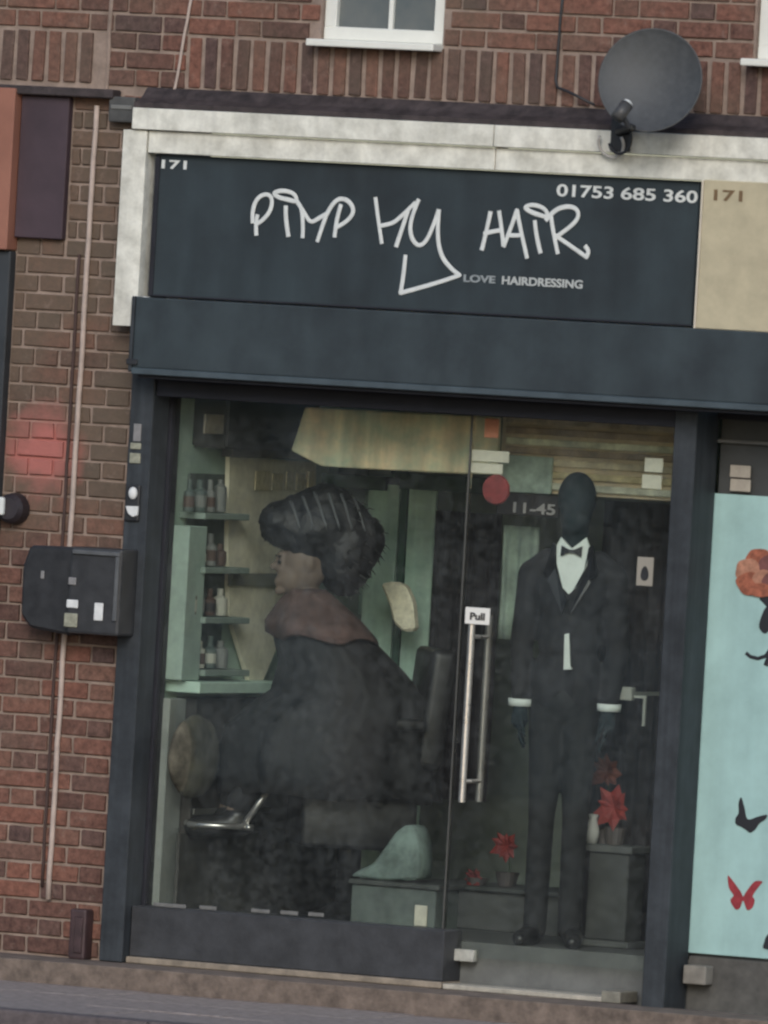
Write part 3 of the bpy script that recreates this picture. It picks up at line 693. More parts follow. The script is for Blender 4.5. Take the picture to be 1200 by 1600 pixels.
# ================================================================== right neighbour: glazed front with mint vinyl
NY = .16
xm0 = at(1093, 1130, NY)[0]; zm0 = at(1069, 1488, NY)[1]; zm1 = at(1122, 771, NY)[1]
ms_ = thing('mint_shopfront', 'neighbouring shop front with a tall mint green window panel and butterfly decals', 'shop front', (xm0, NY, 0))
MINT = mat('mint_vinyl', (0.350, 0.535, 0.520), 0.5, var=0.12, scale=6, detail=8, streak=.06, sfreq=12)
b = MB(); b.box(xm0, XR, NY, NY + .02, zm0, zm1, .002); mp = b.build('mint_panel', MINT, ms_)
b = MB(); b.box(XQ1 + .001, XR, NY + .022, NY + .10, -.05, ZSH + .02); b.build('backing', mat('grey_glazing', (.055, .058, .058), .45, var=.25, scale=5), ms_)
b = MB(); b.box(XQ1 + .001, XR, NY - .02, NY + .021, zm1 + .30, ZSH + .02, .003); b.build('head_beam', FRAMED, ms_)
zt = at(1150, 690, NY)[1]; b = MB(); b.box(at(1100, 690, NY)[0], XR, NY - .008, NY + .0215, zt - .008, zt + .006, .002); b.build('glazing_bar', mat('pale_bar', (.13, .13, .125), .6, var=.2), ms_)
b = MB(); b.box(XQ1 + .001, XR, NY - .004, NY + .0215, -.05, zm0 - .012, .003); b.build('stall_riser', mat('grey_riser', (.085, .082, .075), .75, var=.35, scale=12), ms_)
b = MB(); b.box(XQ1 + .03, XR, NY - .09, NY - .006, -.05, -.018, .004); b.build('threshold_strip', mat('pale_strip', (.42, .41, .37), .6, var=.25, scale=20), ms_)
x, z = at(1088, 1522, NY - .05); b = MB(); b.box(x - .045, x + .055, NY - .08, NY - .005, z - .04, z + .035, .006, 2); b.build('stone_block', mat('stone_threshold3', (.22, .205, .18), .85, var=.3, scale=14), ms_)
for k, (py0, py1) in enumerate(((727, 746), (748, 768))):
    xm_, zm_ = at(1157, (py0 + py1) / 2, NY - .006); b = MB(); b.box(xm_ - .045, xm_ + .045, NY - .012, NY - .002, zm_ - .026, zm_ + .024, .003); b.build('paper_label', mat('beige_label', (.40, .36, .30), .6, var=.15, scale=30), ms_)
DB = mat('black_vinyl', (.018, .019, .024), .5); DR_ = mat('red_vinyl', (.30, .035, .045), .5, var=.3, scale=30)
def soft(pts, n=4):
    out = []; N = len(pts)
    for i in range(N):
        p0, p1, p2, p3 = (Vector(pts[(i + k - 1) % N]) for k in range(4))
        for j in range(n):
            t = j / n
            out.append(tuple(.5 * ((2 * p1) + (p2 - p0) * t + (2 * p0 - 5 * p1 + 4 * p2 - p3) * t * t + (3 * p1 - p0 - 3 * p2 + p3) * t ** 3)))
    return out
def decal(pts, m_, name, Y=NY - .0035, dep=.0025):
    pts = soft(pts)
    b = MB(); b.prism([at(px, py, Y) for px, py in pts], Y, Y + dep); return b.build(name, m_, mp)
BF = [(0, 4), (-4, -4), (-20, -26), (-24, -28), (-22, -10), (-15, 2), (-20, 10), (-12, 24), (-5, 22), (0, 10), (6, 25), (14, 22), (18, 10), (15, 2), (26, -14), (30, -20), (18, -20), (5, -4)]
decal([(1161 + x * 1.0, 1397 + y * .98) for x, y in BF], DR_, 'butterfly')
decal([(1158, 1246), (1163, 1262), (1168, 1280), (1184, 1276), (1198, 1273), (1196, 1280), (1186, 1287), (1180, 1296), (1172, 1301), (1166, 1297), (1158, 1292), (1150, 1288), (1149, 1279), (1154, 1270), (1154, 1255)], DB, 'butterfly')
decal([(1230, 1240), (1250, 1225), (1262, 1235), (1258, 1252), (1244, 1256), (1236, 1268), (1226, 1258)], DB, 'butterfly')
decal([(1206, 1456), (1198, 1462), (1194, 1472), (1193, 1482), (1212, 1482), (1212, 1460)], DB, 'scroll')
def scroll(pts, r):
    b = MB(); b.tube([(at(px, py, NY - .004)[0], NY - .004, at(px, py, NY - .004)[1]) for px, py in pts], r, 6)
    for v in b.bm.verts: v.co.y = NY - .002 + (v.co.y - NY + .004) * .15
    b.build('scroll', DB, mp)
scroll([(1165, 1020), (1172, 1026), (1184, 1029), (1196, 1025), (1204, 1014), (1210, 998), (1212, 975), (1206, 958), (1198, 944), (1188, 934)], .008)
scroll([(1196, 1040), (1206, 1015), (1216, 985), (1222, 950), (1224, 920)], .011)
decal([(1184, 925), (1192, 940), (1204, 948), (1220, 945), (1222, 930), (1205, 920)], DB, 'leaf')
decal([(1198, 948), (1190, 962), (1186, 980), (1196, 990), (1206, 975), (1208, 955)], DB, 'leaf')
PET = [mat('rust_petal', (.36, .115, .065), .6, var=.5, scale=30), mat('pink_petal', (.42, .20, .13), .6, var=.4, scale=30), mat('dark_petal', (.17, .065, .06), .6, var=.3, scale=30)]
for k, (cx, cy, rx, ry) in enumerate(((1186, 872, 21, 16), (1168, 890, 20, 18), (1206, 886, 22, 20), (1172, 912, 22, 17), (1194, 905, 17, 14), (1212, 908, 20, 16), (1188, 922, 18, 12))):
    decal([(cx + rx * math.cos(a) * (1 + .12 * math.sin(3 * a + k)), cy + ry * math.sin(a) * (1 + .1 * math.cos(2 * a + k))) for a in [2 * math.pi * j / 14 for j in range(14)]], PET[k % 3], 'petal', NY - .0030 - .0012 * k, .0026 + .001 * k)

# ================================================================== room behind the glass
XIL = XP1 - .02; XIR = XQ1 + .02; YB = 2.3; ZC = 2.6; ZF = at(870, 1478, .40)[1]
MINTW = mat('mint_wall', (.46, .58, .49), .8, var=.25, scale=3, c2=(.32, .43, .36))
DARKW = mat('dark_wall', (.075, .070, .072), .85, var=.3, scale=3)
b = MB(); b.box(XIL - .3, XIR + .3, GY + .052, YB + .3, -.2, ZF); struct(b.build('floor', mat('grey_floor', (.135, .14, .135), .6, var=.3, scale=6)))
b = MB(); b.box(XIL - .3, XIR + .3, GY + .05, YB + .3, ZC, ZC + .2); struct(b.build('ceiling', mat('ceiling_white', (.82, .80, .74), .9)))
b = MB(); b.box(XIL - .2, XIL, GY + .051, YB + .2, .001, ZC - .001); struct(b.build('wall_left', MINTW))
b = MB(); b.box(XIR, XIR + .2, GY + .142, YB + .2, .001, ZC - .001); struct(b.build('wall_right', mat('pale_wall', (.68, .68, .62), .85, var=.1, scale=3)))
b = MB(); b.box(XIL + .001, XIR - .001, YB, YB + .2, .001, ZC - .001); struct(b.build('wall_back', mat('dim_green_wall', (.26, .30, .26), .85, var=.4, scale=2)))

def wallbox(name, m_, parent, px0, px1, py0, py1, d=.02, bev=.003, off=0.0):
    """panel on the left wall, from photo points"""
    X = XIL + .002 + off
    ya = atx(px0, (py0 + py1) / 2, X)[0]; yb = atx(px1, (py0 + py1) / 2, X)[0]
    pxm = (px0 + px1) / 2
    za = atx(pxm, py1, X)[1]; zb_ = atx(pxm, py0, X)[1]
    b = MB(); b.box(X, X + d, ya, yb, za, zb_, bev); return b.build(name, m_, parent)
X = XIL
CREAM = mat('cream_panel', (.80, .75, .58), .75, var=.3, scale=7, detail=9)
fz = thing('wall_rail', 'dark green rail on the mint wall beyond the tall cream panel', 'rail', (X, 1.8, 2.0))
wallbox('rail', mat('dark_green_rail', (.05, .09, .07), .6), fz, 512, 560, 730, 742, .05)
wallbox('rail', mat('dark_green_rail', (.05, .09, .07), .6), fz, 512, 640, 744, 764, .05)
dk = thing('dark_bulkhead', 'dark boxed-in corner above the mirror at the top left of the window', 'bulkhead', (X, .8, 2.0))
yA = atx(300, 660, X)[0]; yB_ = atx(466, 660, X)[0]; zA = atx(400, 702, X)[1]; zT = atx(400, 600, X)[1]
b = MB(); b.prism_z([(X + .002, yA), (X + .14, yA + .05), (X + .10, yB_), (X + .002, yB_)], zA, zT, .01); b.build('box', mat('bulkhead_dark', (.05, .052, .052), .8, var=.4, scale=6), dk)
yA2 = atx(330, 650, X + .15)[0]; 
b = MB(); b.box(X + .141, X + .15, yA2 - .05, yA2 + .12, zA + .06, zA + .14, .002); b.build('notice', mat('tan_notice', (.30, .26, .20), .8, var=.3, scale=20), dk)
tm = thing('tall_panel', 'tall cream framed panel on the left wall inside, tapering at its foot', 'panel', (X, .9, 1.0))
pX = X + .02
pts = [(352, 712), (488, 722), (486, 790), (460, 800), (458, 880), (448, 960), (404, 1064), (384, 1066), (352, 960), (350, 850)]
bb = MB(); yz = [atx(px, py, pX) for px, py in pts]
t = bmesh.new(); f = t.faces.new([t.verts.new((pX, y, z)) for y, z in yz]); r = bmesh.ops.extrude_face_region(t, geom=[f])
for v in [g for g in r['geom'] if isinstance(g, bmesh.types.BMVert)]: v.co.x += .02
bmesh.ops.recalc_face_normals(t, faces=t.faces[:]); bb.add(t); bb.build('board', CREAM, tm)
wallbox('top_bar', mat('bronze_bar', (.11, .10, .075), .6, var=.3, scale=10), tm, 346, 500, 700, 716, .05, off=.02)
wallbox('pale_strip', mat('pale_gold', (.70, .62, .42), .6), tm, 478, 486, 736, 778, .012, off=.045)
for k, (a, c) in enumerate(((398, 420), (424, 440), (446, 458), (462, 474))): wallbox('pale_mark', mat('dull_gold', (.62, .55, .36), .7, var=.3, scale=40), tm, a, c, 736 + (k % 2) * 4, 766, .006, .001, off=.043)
wallbox('dark_band', mat('olive_band', (.20, .20, .15), .7), tm, 356, 452, 896, 916, .006, .001, off=.043)
su = thing('wall_shelves', 'open shelves of dark bottles and jars on the left wall inside', 'shelf', (X, .45, 1.0))
wallbox('back_board', mat('shelf_back', (.10, .125, .11), .8, var=.4, scale=8), su, 284, 348, 740, 1050, .012)
for py in (806, 890, 968, 1050): wallbox('shelf_board', mat('shelf_green', (.24, .30, .26), .7, var=.2, scale=8), su, 280, 350, py - 6, py + 4, .12)
JARS = [mat('jar_black', (.03, .03, .032), .4), mat('jar_brown', (.09, .06, .05), .4), mat('jar_grey', (.19, .20, .19), .4), mat('jar_cream', (.42, .42, .36), .5), mat('jar_teal', (.09, .12, .11), .4)]
n_ = 0
side = {0: 'nearest the street', 1: 'second from the street', 2: 'third from the street', 3: 'deepest in the room'}
for r_, py in enumerate((800, 884, 962, 1044)):
    for k, px in enumerate((291, 307, 323, 339)):
        y, z = atx(px, py, X + .06); _, zt2 = atx(px, py - random.choice((34, 42, 50)), X + .06)
        b = MB(); h = zt2 - z
        rb = random.uniform(.022, .034); sh_ = random.uniform(.55, .8)
        b.lathe([(.001, 0), (rb * .94, 0), (rb, .01), (rb, h * sh_), (rb * .45, h * (sh_ + .1)), (rb * .45, h), (.001, h)], c=(X + .07, y, z + .002), n=12)
        mi = random.randrange(5)
        o = b.build('bottle', JARS[mi], None, smooth=False)
        tag(o, ('black', 'brown', 'grey', 'cream', 'teal')[mi] + ' bottle ' + side[k] + ' on the ' + ('top', 'second', 'third', 'lowest')[r_] + ' wall shelf', 'bottle', 'bottles on the wall shelves'); n_ += 1
        b = MB(); b.lathe([(rb + .0008, h * .15), (rb + .0008, h * sh_ * .8)], c=(X + .07, y, z + .002), n=12); b.build('paper_label', JARS[(mi + 2 + k) % 5], o)
ls = thing('mint_ledge', 'pale green ledge along the left wall under the shelves', 'ledge', (X, .5, 1.0))
wallbox('ledge', mat('mint_ledge', (.50, .66, .56), .6, var=.1), ls, 258, 398, 1062, 1080, .16, .004)
wallbox('upright', mat('mint_upright', (.36, .46, .40), .7, var=.2, scale=6), ls, 256, 284, 820, 1061, .10, .004)
wallbox('lower_upright', mat('grey_upright', (.30, .32, .30), .7, var=.2, scale=6), ls, 236, 262, 1090, 1425, .06, .004)
cb = thing('dark_infill', 'dark cabinet below the pale green ledge added to darken the lower wall', 'infill', (X, .8, ZF))  # dark boxes added below the ledge to keep the lower wall dark
wallbox('infill_body', mat('infill_dark', (.055, .050, .046), .7, var=.5, scale=7), cb, 264, 640, 1088, 1455, .10, .004)
yq, zq = atx(300, 1182, X + .14)  # beige blob, its colour standing in for a glow reflected in the glass
b = MB(); b.ball((X + .15, yq, zq), .045, .22, .17, n=24)
for v in b.bm.verts: v.co += v.co.normalized() * .012 * mnoise.noise(v.co * 9)
tag(b.build('reflection_blob', mat('beige_glow', (.105, .098, .072), .95, var=.7, scale=8, detail=9), None, smooth=True), 'round beige cushion standing in for a reflection, on the added dark cabinet at lower left', 'glow')
wallbox('infill_strip', mat('infill_line', (.11, .11, .10), .6, var=.3), cb, 300, 420, 1262, 1272, .012, .003, off=.10)
wallbox('lower_infill', mat('infill_low', (.075, .072, .066), .7, var=.5, scale=9), cb, 272, 400, 1300, 1440, .015, .004, off=.10)
gr = thing('green_rail', 'tall dark green upright with crossbar on the mint wall inside', 'rail', (X, 2.0, 1.4))
wallbox('upright', mat('deep_green', (.04, .10, .07), .6), gr, 606, 618, 735, 885, .05)
wallbox('mint_side', mat('mint_bright', (.36, .55, .44), .7, var=.35, scale=4), gr, 565, 604, 740, 960, .02)
wallbox('mint_side', mat('mint_bright2', (.32, .46, .38), .7, var=.45, scale=4), gr, 620, 668, 745, 940, .02)
wallbox('crossbar', mat('deep_green', (.04, .10, .07), .6), gr, 630, 690, 735, 760, .06)

def board0(px0, px1, py0, py1, Y, d, m_, name, parent):
    xm, zc = at((px0 + px1) / 2, (py0 + py1) / 2, Y); hw = (px1 - px0) / 692; hh = (py1 - py0) / 770
    b = MB(); b.box(xm - hw, xm + hw, Y, Y + d, zc - hh, zc + hh, .003); return b.build(name, m_, parent)
x, z = at(610, 900, 1.45)
ms2 = thing('mint_screen', 'mint green folding screen with dark green bars behind the seated client', 'screen', (x, 1.45, ZF))
MSA = mat('mint_leaf', (.60, .80, .68), .8, var=.1, scale=5, detail=8, c2=(.36, .54, .45), streak=.25, sfreq=10)
board0(556, 606, 745, 1440, 1.45, .02, MSA, 'leaf', ms2); board0(620, 664, 748, 1440, 1.45, .02, MSA, 'leaf', ms2)
board0(608, 618, 735, 1440, 1.44, .04, mat('deep_green', (.04, .10, .07), .6), 'upright', ms2)
board0(500, 604, 742, 764, 1.42, .025, mat('dark_green_bar', (.045, .085, .065), .7, var=.3), 'crossbar', ms2); board0(622, 760, 742, 768, 1.42, .025, mat('dark_green_bar', (.045, .085, .065), .7), 'crossbar', ms2)
# things at the back and right
def board(px0, px1, py0, py1, Y, d, m_, name, parent, bev=.003):
    x0, z0 = at(px0, py1, Y); x1, z1 = at(px1, py0, Y); xm = at((px0 + px1) / 2, (py0 + py1) / 2, Y)[0]
    hw = (px1 - px0) / 2 / 346; zc = at((px0 + px1) / 2, (py0 + py1) / 2, Y)[1]; hh = (py1 - py0) / 2 / 385
    b = MB(); b.box(xm - hw, xm + hw, Y, Y + d, zc - hh, zc + hh, bev); return b.build(name, m_, parent)
x, z = at(620, 690, .40)
va = thing('added_lit_frieze_panel', 'warm cream valance panel added near the glass for the lit upper wall', 'frieze', (x, .4, z))  # added cream panel, its pale colour painting in the lit upper wall
b = MB(); b.prism([at(px, py, .40) for px, py in ((476, 636), (780, 652), (776, 742), (700, 739), (620, 735), (540, 731), (500, 728), (454, 704), (462, 680))], .40, .43, .006); b.build('panel', mat('warm_cream', (.84, .66, .42), .9, var=.1, scale=7, detail=9, c2=(.46, .54, .38), streak=.3, sfreq=9), va)
x, z = at(910, 710, .6)
wb = thing('slatted_blind', 'brown and tan wooden slat panel above the mannequin, behind the door glass', 'blind', (x, .6, z))
board(782, 1075, 650, 776, .64, .02, mat('tan_backing', (.80, .67, .46), .8, var=.3, scale=4), 'backing', wb)
for k, (py, c_) in enumerate(((664, (.36, .29, .2)), (680, (.24, .18, .12)), (697, (.55, .46, .31)), (711, (.22, .165, .11)), (728, (.45, .37, .25)), (747, (.50, .36, .2)), (765, (.60, .50, .33)))):
    board(790, 1075, py - 6, py + 5, .615, .015, mat('slat_%d' % k, tuple(min(.85, v * 1.9) for v in c_), .8, var=.5, scale=11, detail=9), 'slat', wb)
CARD = mat('cream_card', (.66, .63, .52), .7, var=.12, scale=30)
plate('price_card', 'upper of two small cream cards at the right end of the wooden slats', 'card', 1008, 1036, 716, 738, .16, CARD)
plate('price_card', 'lower of two small cream cards at the right end of the wooden slats', 'card', 1004, 1034, 742, 764, .16, CARD)
plate('orange_card', 'small orange card near the top of the door glass', 'card', 758, 780, 654, 684, .16, mat('orange_card', (.72, .27, .15), .6, var=.15, scale=20))
plate('white_notice', 'wide white notice inside the glass above the red disc', 'notice', 738, 796, 704, 722, .16, CARD)
plate('white_notice', 'lower white notice strip directly above the red disc', 'notice', 734, 786, 724, 740, .16, CARD)
x, z = at(776, 765, .16); b = MB(); b.lathe([(.001, 0), (.060, 0), (.062, .004), (.058, .012), (.001, .014)], n=18, M=Matrix.Translation((x, .16, z)) @ Matrix.Rotation(R(90), 4, 'X')); tag(b.build('red_disc', mat('red_disc', (.26, .05, .05), .5, var=.4, scale=25)), 'dull red round disc hanging inside the glass beside the dark opening hours board', 'disc')
x, z = at(822, 790, .6)
oh = thing('hours_board', 'dark board with pale figures hanging left of the mannequin head', 'board', (x, .6, z))
board(776, 874, 772, 806, .6, .015, mat('black_board', (.03, .024, .024), .6), 'board', oh)
text('lettering', '11-45', at(796, 800, .598)[0], .5975, at(796, 800, .598)[1], .042, .19, mat('dim_letter', (.5, .47, .46), .7), oh)
x, z = at(1010, 893, .13)
mc = board(780, 862, 712, 770, .60, .012, mat('mint_card', (.50, .62, .52), .8, var=.4, scale=14, detail=9), 'mint_card', None); tag(mc, 'pale mint card behind the glass above the dark figures board', 'card')
gs = thing('glass_sticker', 'cream sticker with a dark drop on the door glass right of the mannequin', 'sticker', (x, .11, z))
b = MB(); b.box(x - .036, x + .036, GY - .005, GY - .001, z - .058, z + .058, .001); b.build('card', mat('dim_cream', (.30, .28, .24), .7), gs)
b = MB(); b.prism([(x + .022 * math.sin(a) * (.6 + .4 * math.cos(a / 2) ** 2 if a < math.pi else .6 + .4 * math.cos(a / 2) ** 2), z - .008 - .03 * math.cos(a)) for a in [2 * math.pi * k / 14 for k in range(14)]], GY - .0065, GY - .0052); b.build('drop', BLACKP, gs)

def curtain(px0, px1, py0, py1, Y, m_, name, label, folds=9, amp=.02):
    x0 = at(px0, (py0 + py1) / 2, Y)[0]; x1 = at(px1, (py0 + py1) / 2, Y)[0]; z1 = at((px0 + px1) / 2, py0, Y)[1]; z0 = max(ZF + .01, at((px0 + px1) / 2, py1, Y)[1])
    N = folds * 6; t = bmesh.new(); rows = []
    for j in range(9):
        v_ = j / 8
        rows.append([t.verts.new((x0 + (x1 - x0) * i / N, Y + amp * (0.5 + v_ * .5) * math.sin(i / 6 * 2 * math.pi + .6 * math.sin(v_ * 3)) + .008 * mnoise.noise((i * .3, v_ * 2, Y)), z1 + (z0 - z1) * v_)) for i in range(N + 1)])
    for j in range(8):
        for i in range(N): t.faces.new((rows[j][i], rows[j + 1][i], rows[j + 1][i + 1], rows[j][i + 1]))
    r = bmesh.ops.solidify(t, geom=t.faces[:], thickness=.006)
    b = MB(); b.add(t); o = b.build(name, m_, None, smooth=True); return tag(o, label, 'curtain')
curtain(925, 1100, 786, 1470, 1.15, mat('plum_curtain', (.085, .075, .082), .9, var=.3, scale=8), 'dark_curtain', 'dark plum curtain hanging to the right behind the mannequin', 8)
curtain(668, 772, 800, 1250, 1.36, mat('black_gown', (.04, .036, .042), .9, var=.3, scale=9), 'hanging_gown', 'dark gown hanging at the back between the client and the door handle', 4, .03)
curtain(782, 838, 822, 1000, .72, mat('sage_towel', (.58, .70, .58), .9, var=.35, scale=9, detail=8), 'hanging_towel', 'pale sage towel hanging left of the mannequin', 3, .012)
# pale towel in the middle
x, z = at(625, 948, 1.2); b = MB()
b.prism([at(px, py, 1.2) for px, py in ((598, 912), (618, 908), (636, 914), (648, 940), (652, 985), (634, 988), (618, 972), (612, 945))], 1.17, 1.23, .012)
tag(b.build('folded_towel', mat('cream_towel', (.85, .80, .62), .95, var=.25, scale=30, bump=.3)), 'cream folded towel hanging to the right of the seated client', 'towel')

# ------------------------------------------------------------------ display platform and small things
x, z = at(690, 1415, .42)
pf = thing('display_plinth', 'low dark display plinth with flowers on it behind the door handle', 'plinth', (x, .9, 0))
xa = at(548, 1420, 1.1)[0]; xb = at(676, 1420, 1.1)[0]; zt3 = at(690, 1380, 1.1)[1]
xe = at(870, 1420, 1.1)[0]
b = MB(); b.box(xa + .25, xe, 1.12, 1.5, ZF + .001, zt3 - .022, .004); b.build('dark_front', mat('dark_front', (.085, .087, .082), .7, var=.3, scale=6), pf)
b = MB(); b.box(xa + .24, xe + .01, 1.09, 1.52, zt3 - .020, zt3, .004); b.build('top', mat('slate_top', (.06, .065, .06), .6, var=.3, scale=9), pf)
# pale green cloth heap
na = at(546, 1420, .19)[0]; nb_ = at(678, 1420, .19)[0]; zt4 = at(612, 1378, .19)[1]
x, z = at(612, 1420, .19)
bpn = thing('bag_plinth', 'low pale green box with a dark top just inside the window', 'plinth', (x, .3, ZF))
b = MB(); b.box(na, nb_, .20, .42, ZF + .001, zt4 - .022, .004); b.build('box', mat('pale_green_front', (.125, .15, .138), .7, var=.4, scale=7, detail=8), bpn)
b = MB(); b.box(na - .01, nb_ + .02, .185, .435, zt4 - .020, zt4, .004); b.build('top', mat('slate_top', (.06, .065, .06), .6, var=.3, scale=9), bpn)
x, z = at(657, 1430, .19); b = MB(); b.box(x - .028, x + .028, .188, .1985, z - .045, z + .04, .003); b.build('pale_socket', CARD, bpn)
bp_ = [at(px, py, .30) for px, py in ((556, 1370), (566, 1362), (592, 1350), (612, 1322), (628, 1300), (644, 1289), (656, 1292), (663, 1310), (666, 1340), (664, 1374), (610, 1376))]
zl = min(z for x, z in bp_); bp_ = [(x, zt4 + .002 + (z - zl)) for x, z in bp_]
b = MB(); b.prism(bp_, .24, .37, .010); tag(b.build('cloth_bag', mat('pale_green_cloth', (.20, .265, .24), .85, var=.5, scale=9, bump=.3, bscale=18), None, smooth=True), 'pale green peaked cloth bag on the low pale green box', 'bag')
RED = mat('red_silk', (.50, .075, .06), .6, var=.3, scale=25); DRED = mat('dull_red_silk', (.34, .05, .045), .7, var=.4, scale=25)
GRN = mat('leaf_green', (.05, .08, .04), .7, var=.3)
def flower(px, py, Y, r, zb_, label, m_, pot):
    x, z = at(px, py, Y); t = thing('silk_flower', label, 'flower', (x, Y, zb_), group='red silk flowers in the window')
    for k in range(9):
        a = 2 * math.pi * k / 9 + random.uniform(-.2, .2); el = random.uniform(-.3, .5); L_ = r * random.uniform(.75, 1.1)
        d = Vector((math.cos(a), -.35, math.sin(a) + el * .3)).normalized(); sdv = d.cross(Vector((0, 1, 0))).normalized() * L_ * .3
        c = Vector((x, Y, z)); t_ = bmesh.new()
        vs = [t_.verts.new(p) for p in (c, c + d * L_ * .45 + sdv, c + d * L_, c + d * L_ * .45 - sdv)]
        ridge = t_.verts.new(c + d * L_ * .5 + Vector((0, -.012, 0)))
        for i in range(4): t_.faces.new((vs[i], vs[(i + 1) % 4], ridge))
        bmesh.ops.solidify(t_, geom=t_.faces[:], thickness=.002)
        b = MB(); b.add(t_); b.build('petal', m_, t)
    b = MB(); b.tube([(x, Y + .01, z), (x + .01, Y + .02, (z + zb_) / 2), (x, Y + .02, zb_ + .01)], .004, 6); b.build('stem', GRN, t)
    b = MB(); b.lathe([(.001, 0), (.035, 0), (.05, pot), (.046, pot), (.001, pot * .9)], c=(x, Y + .02, zb_ + .001), n=14); b.build('pot', mat('flower_pot', (.10, .085, .08), .6, var=.3, scale=10), t)
    return t
flower(792, 1322, 1.20, .075, zt3, 'red silk flower on the plinth near the mannequin leg', RED, .06)
flower(742, 1372, 1.16, .06, zt3 - .0, 'smaller dull red flower on the plinth beside the bag', DRED, .03)
x, z = at(955, 1420, .62)
st = thing('flower_stand', 'slim grey stand holding red flowers beside the mannequin', 'stand', (x, .62, 0))
zst = at(955, 1320, .62)[1]
b = MB(); b.box(x - .11, x + .11, .55, .75, zst - .03, zst, .004); b.build('top', mat('stand_grey', (.10, .105, .10), .6, var=.3, scale=9), st)
b = MB(); b.box(x - .09, x + .09, .57, .73, ZF + .03, zst - .032, .004); b.build('column', mat('stand_grey2', (.06, .063, .06), .6, var=.4, scale=6), st)
b = MB(); b.box(x - .12, x + .12, .54, .76, ZF + .002, ZF + .029, .004); b.build('foot', mat('stand_grey', (.2, .21, .2), .6), st)
flower(960, 1262, .62, .10, zst, 'bright red flower cluster on the slim stand beside the mannequin', RED, .07)
flower(948, 1205, .66, .085, zst, 'brownish red tall flower rising behind the bright one on the stand', mat('rust_silk', (.24, .085, .06), .8, var=.4, scale=20), .06)
x, z = at(931, 1208, .58); b = MB(); b.lathe([(.001, 0), (.022, 0), (.03, .05), (.016, .10), (.02, .12), (.001, .118)], c=(x, .58, zst + .001), n=14); tag(b.build('white_vase', mat('white_vase', (.5, .5, .47), .4), smooth=True), 'small white vase on the slim stand', 'vase')
x, z = at(982, 1083, .5)
hk = thing('wall_hook', 'small pale box with a hanging bracket right of the mannequin hand', 'bracket', (x, .5, z))
b = MB(); b.box(x - .028, x + .028, .47, .51, z - .03, z + .025, .004); b.box(x + .03, x + .085, .49, .50, z - .018, z - .006, .001); b.box(x + .072, x + .084, .489, .501, z - .13, z - .018, .001); b.box(x - .006, x + .006, .512, .93, z - .01, z + .005); b.build('body', mat('dim_pale', (.34, .35, .31), .6), hk)

# ------------------------------------------------------------------ mannequin in a dinner suit
MY = .40
mx_, _ = at(872, 1300, MY); plz = ZF
mn = thing('mannequin', 'black headed mannequin in a dark dinner suit with white shirt and bow tie', 'mannequin', (mx_, MY, plz), R(18))
SC = (at(875, 735, MY)[1] - plz) / 1.90
SUIT = mat('charcoal_suit', (.019, .019, .023), .85, var=.35, scale=10, bump=.9, bscale=11)
TROU = mat('charcoal_trouser', (.015, .016, .018), .85, var=.35, scale=10, bump=.8, bscale=9)
def sc(p): return tuple(c * SC for c in p)
def segs(L_): return [(sc(a), sc(b), r1 * SC, r2 * SC) for a, b, r1, r2 in L_]
def balls(L_): return [(sc(c), a * SC, b * SC, d * SC) for c, a, b, d in L_]
# head and neck
GB = mat('matt_black_head', (.020, .032, .038), .8, var=.25, scale=12, spec=.2)
from_mesh('head', blob_mesh(segs([((0, .012, 1.55), (0, .008, 1.68), .056, .058)]), balls([((0, -.002, 1.795), .079, .098, .106), ((0, -.016, 1.715), .062, .074, .085)]), .012, 5), GB, mn)
from_mesh('jacket', blob_mesh(segs([
    ((-.10, .01, 1.535), (-.165, .02, 1.475), .055, .062), ((.10, .01, 1.535), (.165, .02, 1.475), .055, .062),
    ((-.165, .02, 1.48), (-.195, .035, 1.20), .060, .050), ((-.195, .035, 1.20), (-.180, -.02, 1.00), .050, .042),
    ((.165, .02, 1.48), (.195, .035, 1.20), .060, .050), ((.195, .035, 1.20), (.180, -.02, 1.00), .050, .042)]),
    balls([((0, .0, 1.42), .150, .115, .16), ((0, .005, 1.51), .125, .085, .075), ((0, .0, 1.24), .128, .102, .19), ((-.05, .0, 1.05), .092, .108, .17), ((.05, .0, 1.05), .092, .108, .17)]), .012, 5), SUIT, mn)
from_mesh('trousers', blob_mesh(segs([((-.068, 0, .98), (-.070, -.005, .52), .082, .056), ((-.070, -.005, .52), (-.074, .01, .07), .055, .050),
    ((.062, 0, .98), (.066, -.005, .52), .082, .056), ((.066, -.005, .52), (.066, .01, .07), .055, .050)]), balls([((0, .0, .98), .132, .105, .10)]), .011, 4), TROU, mn)
SHIRT = mat('white_shirt', (.74, .80, .76), .7, var=.08, scale=10)
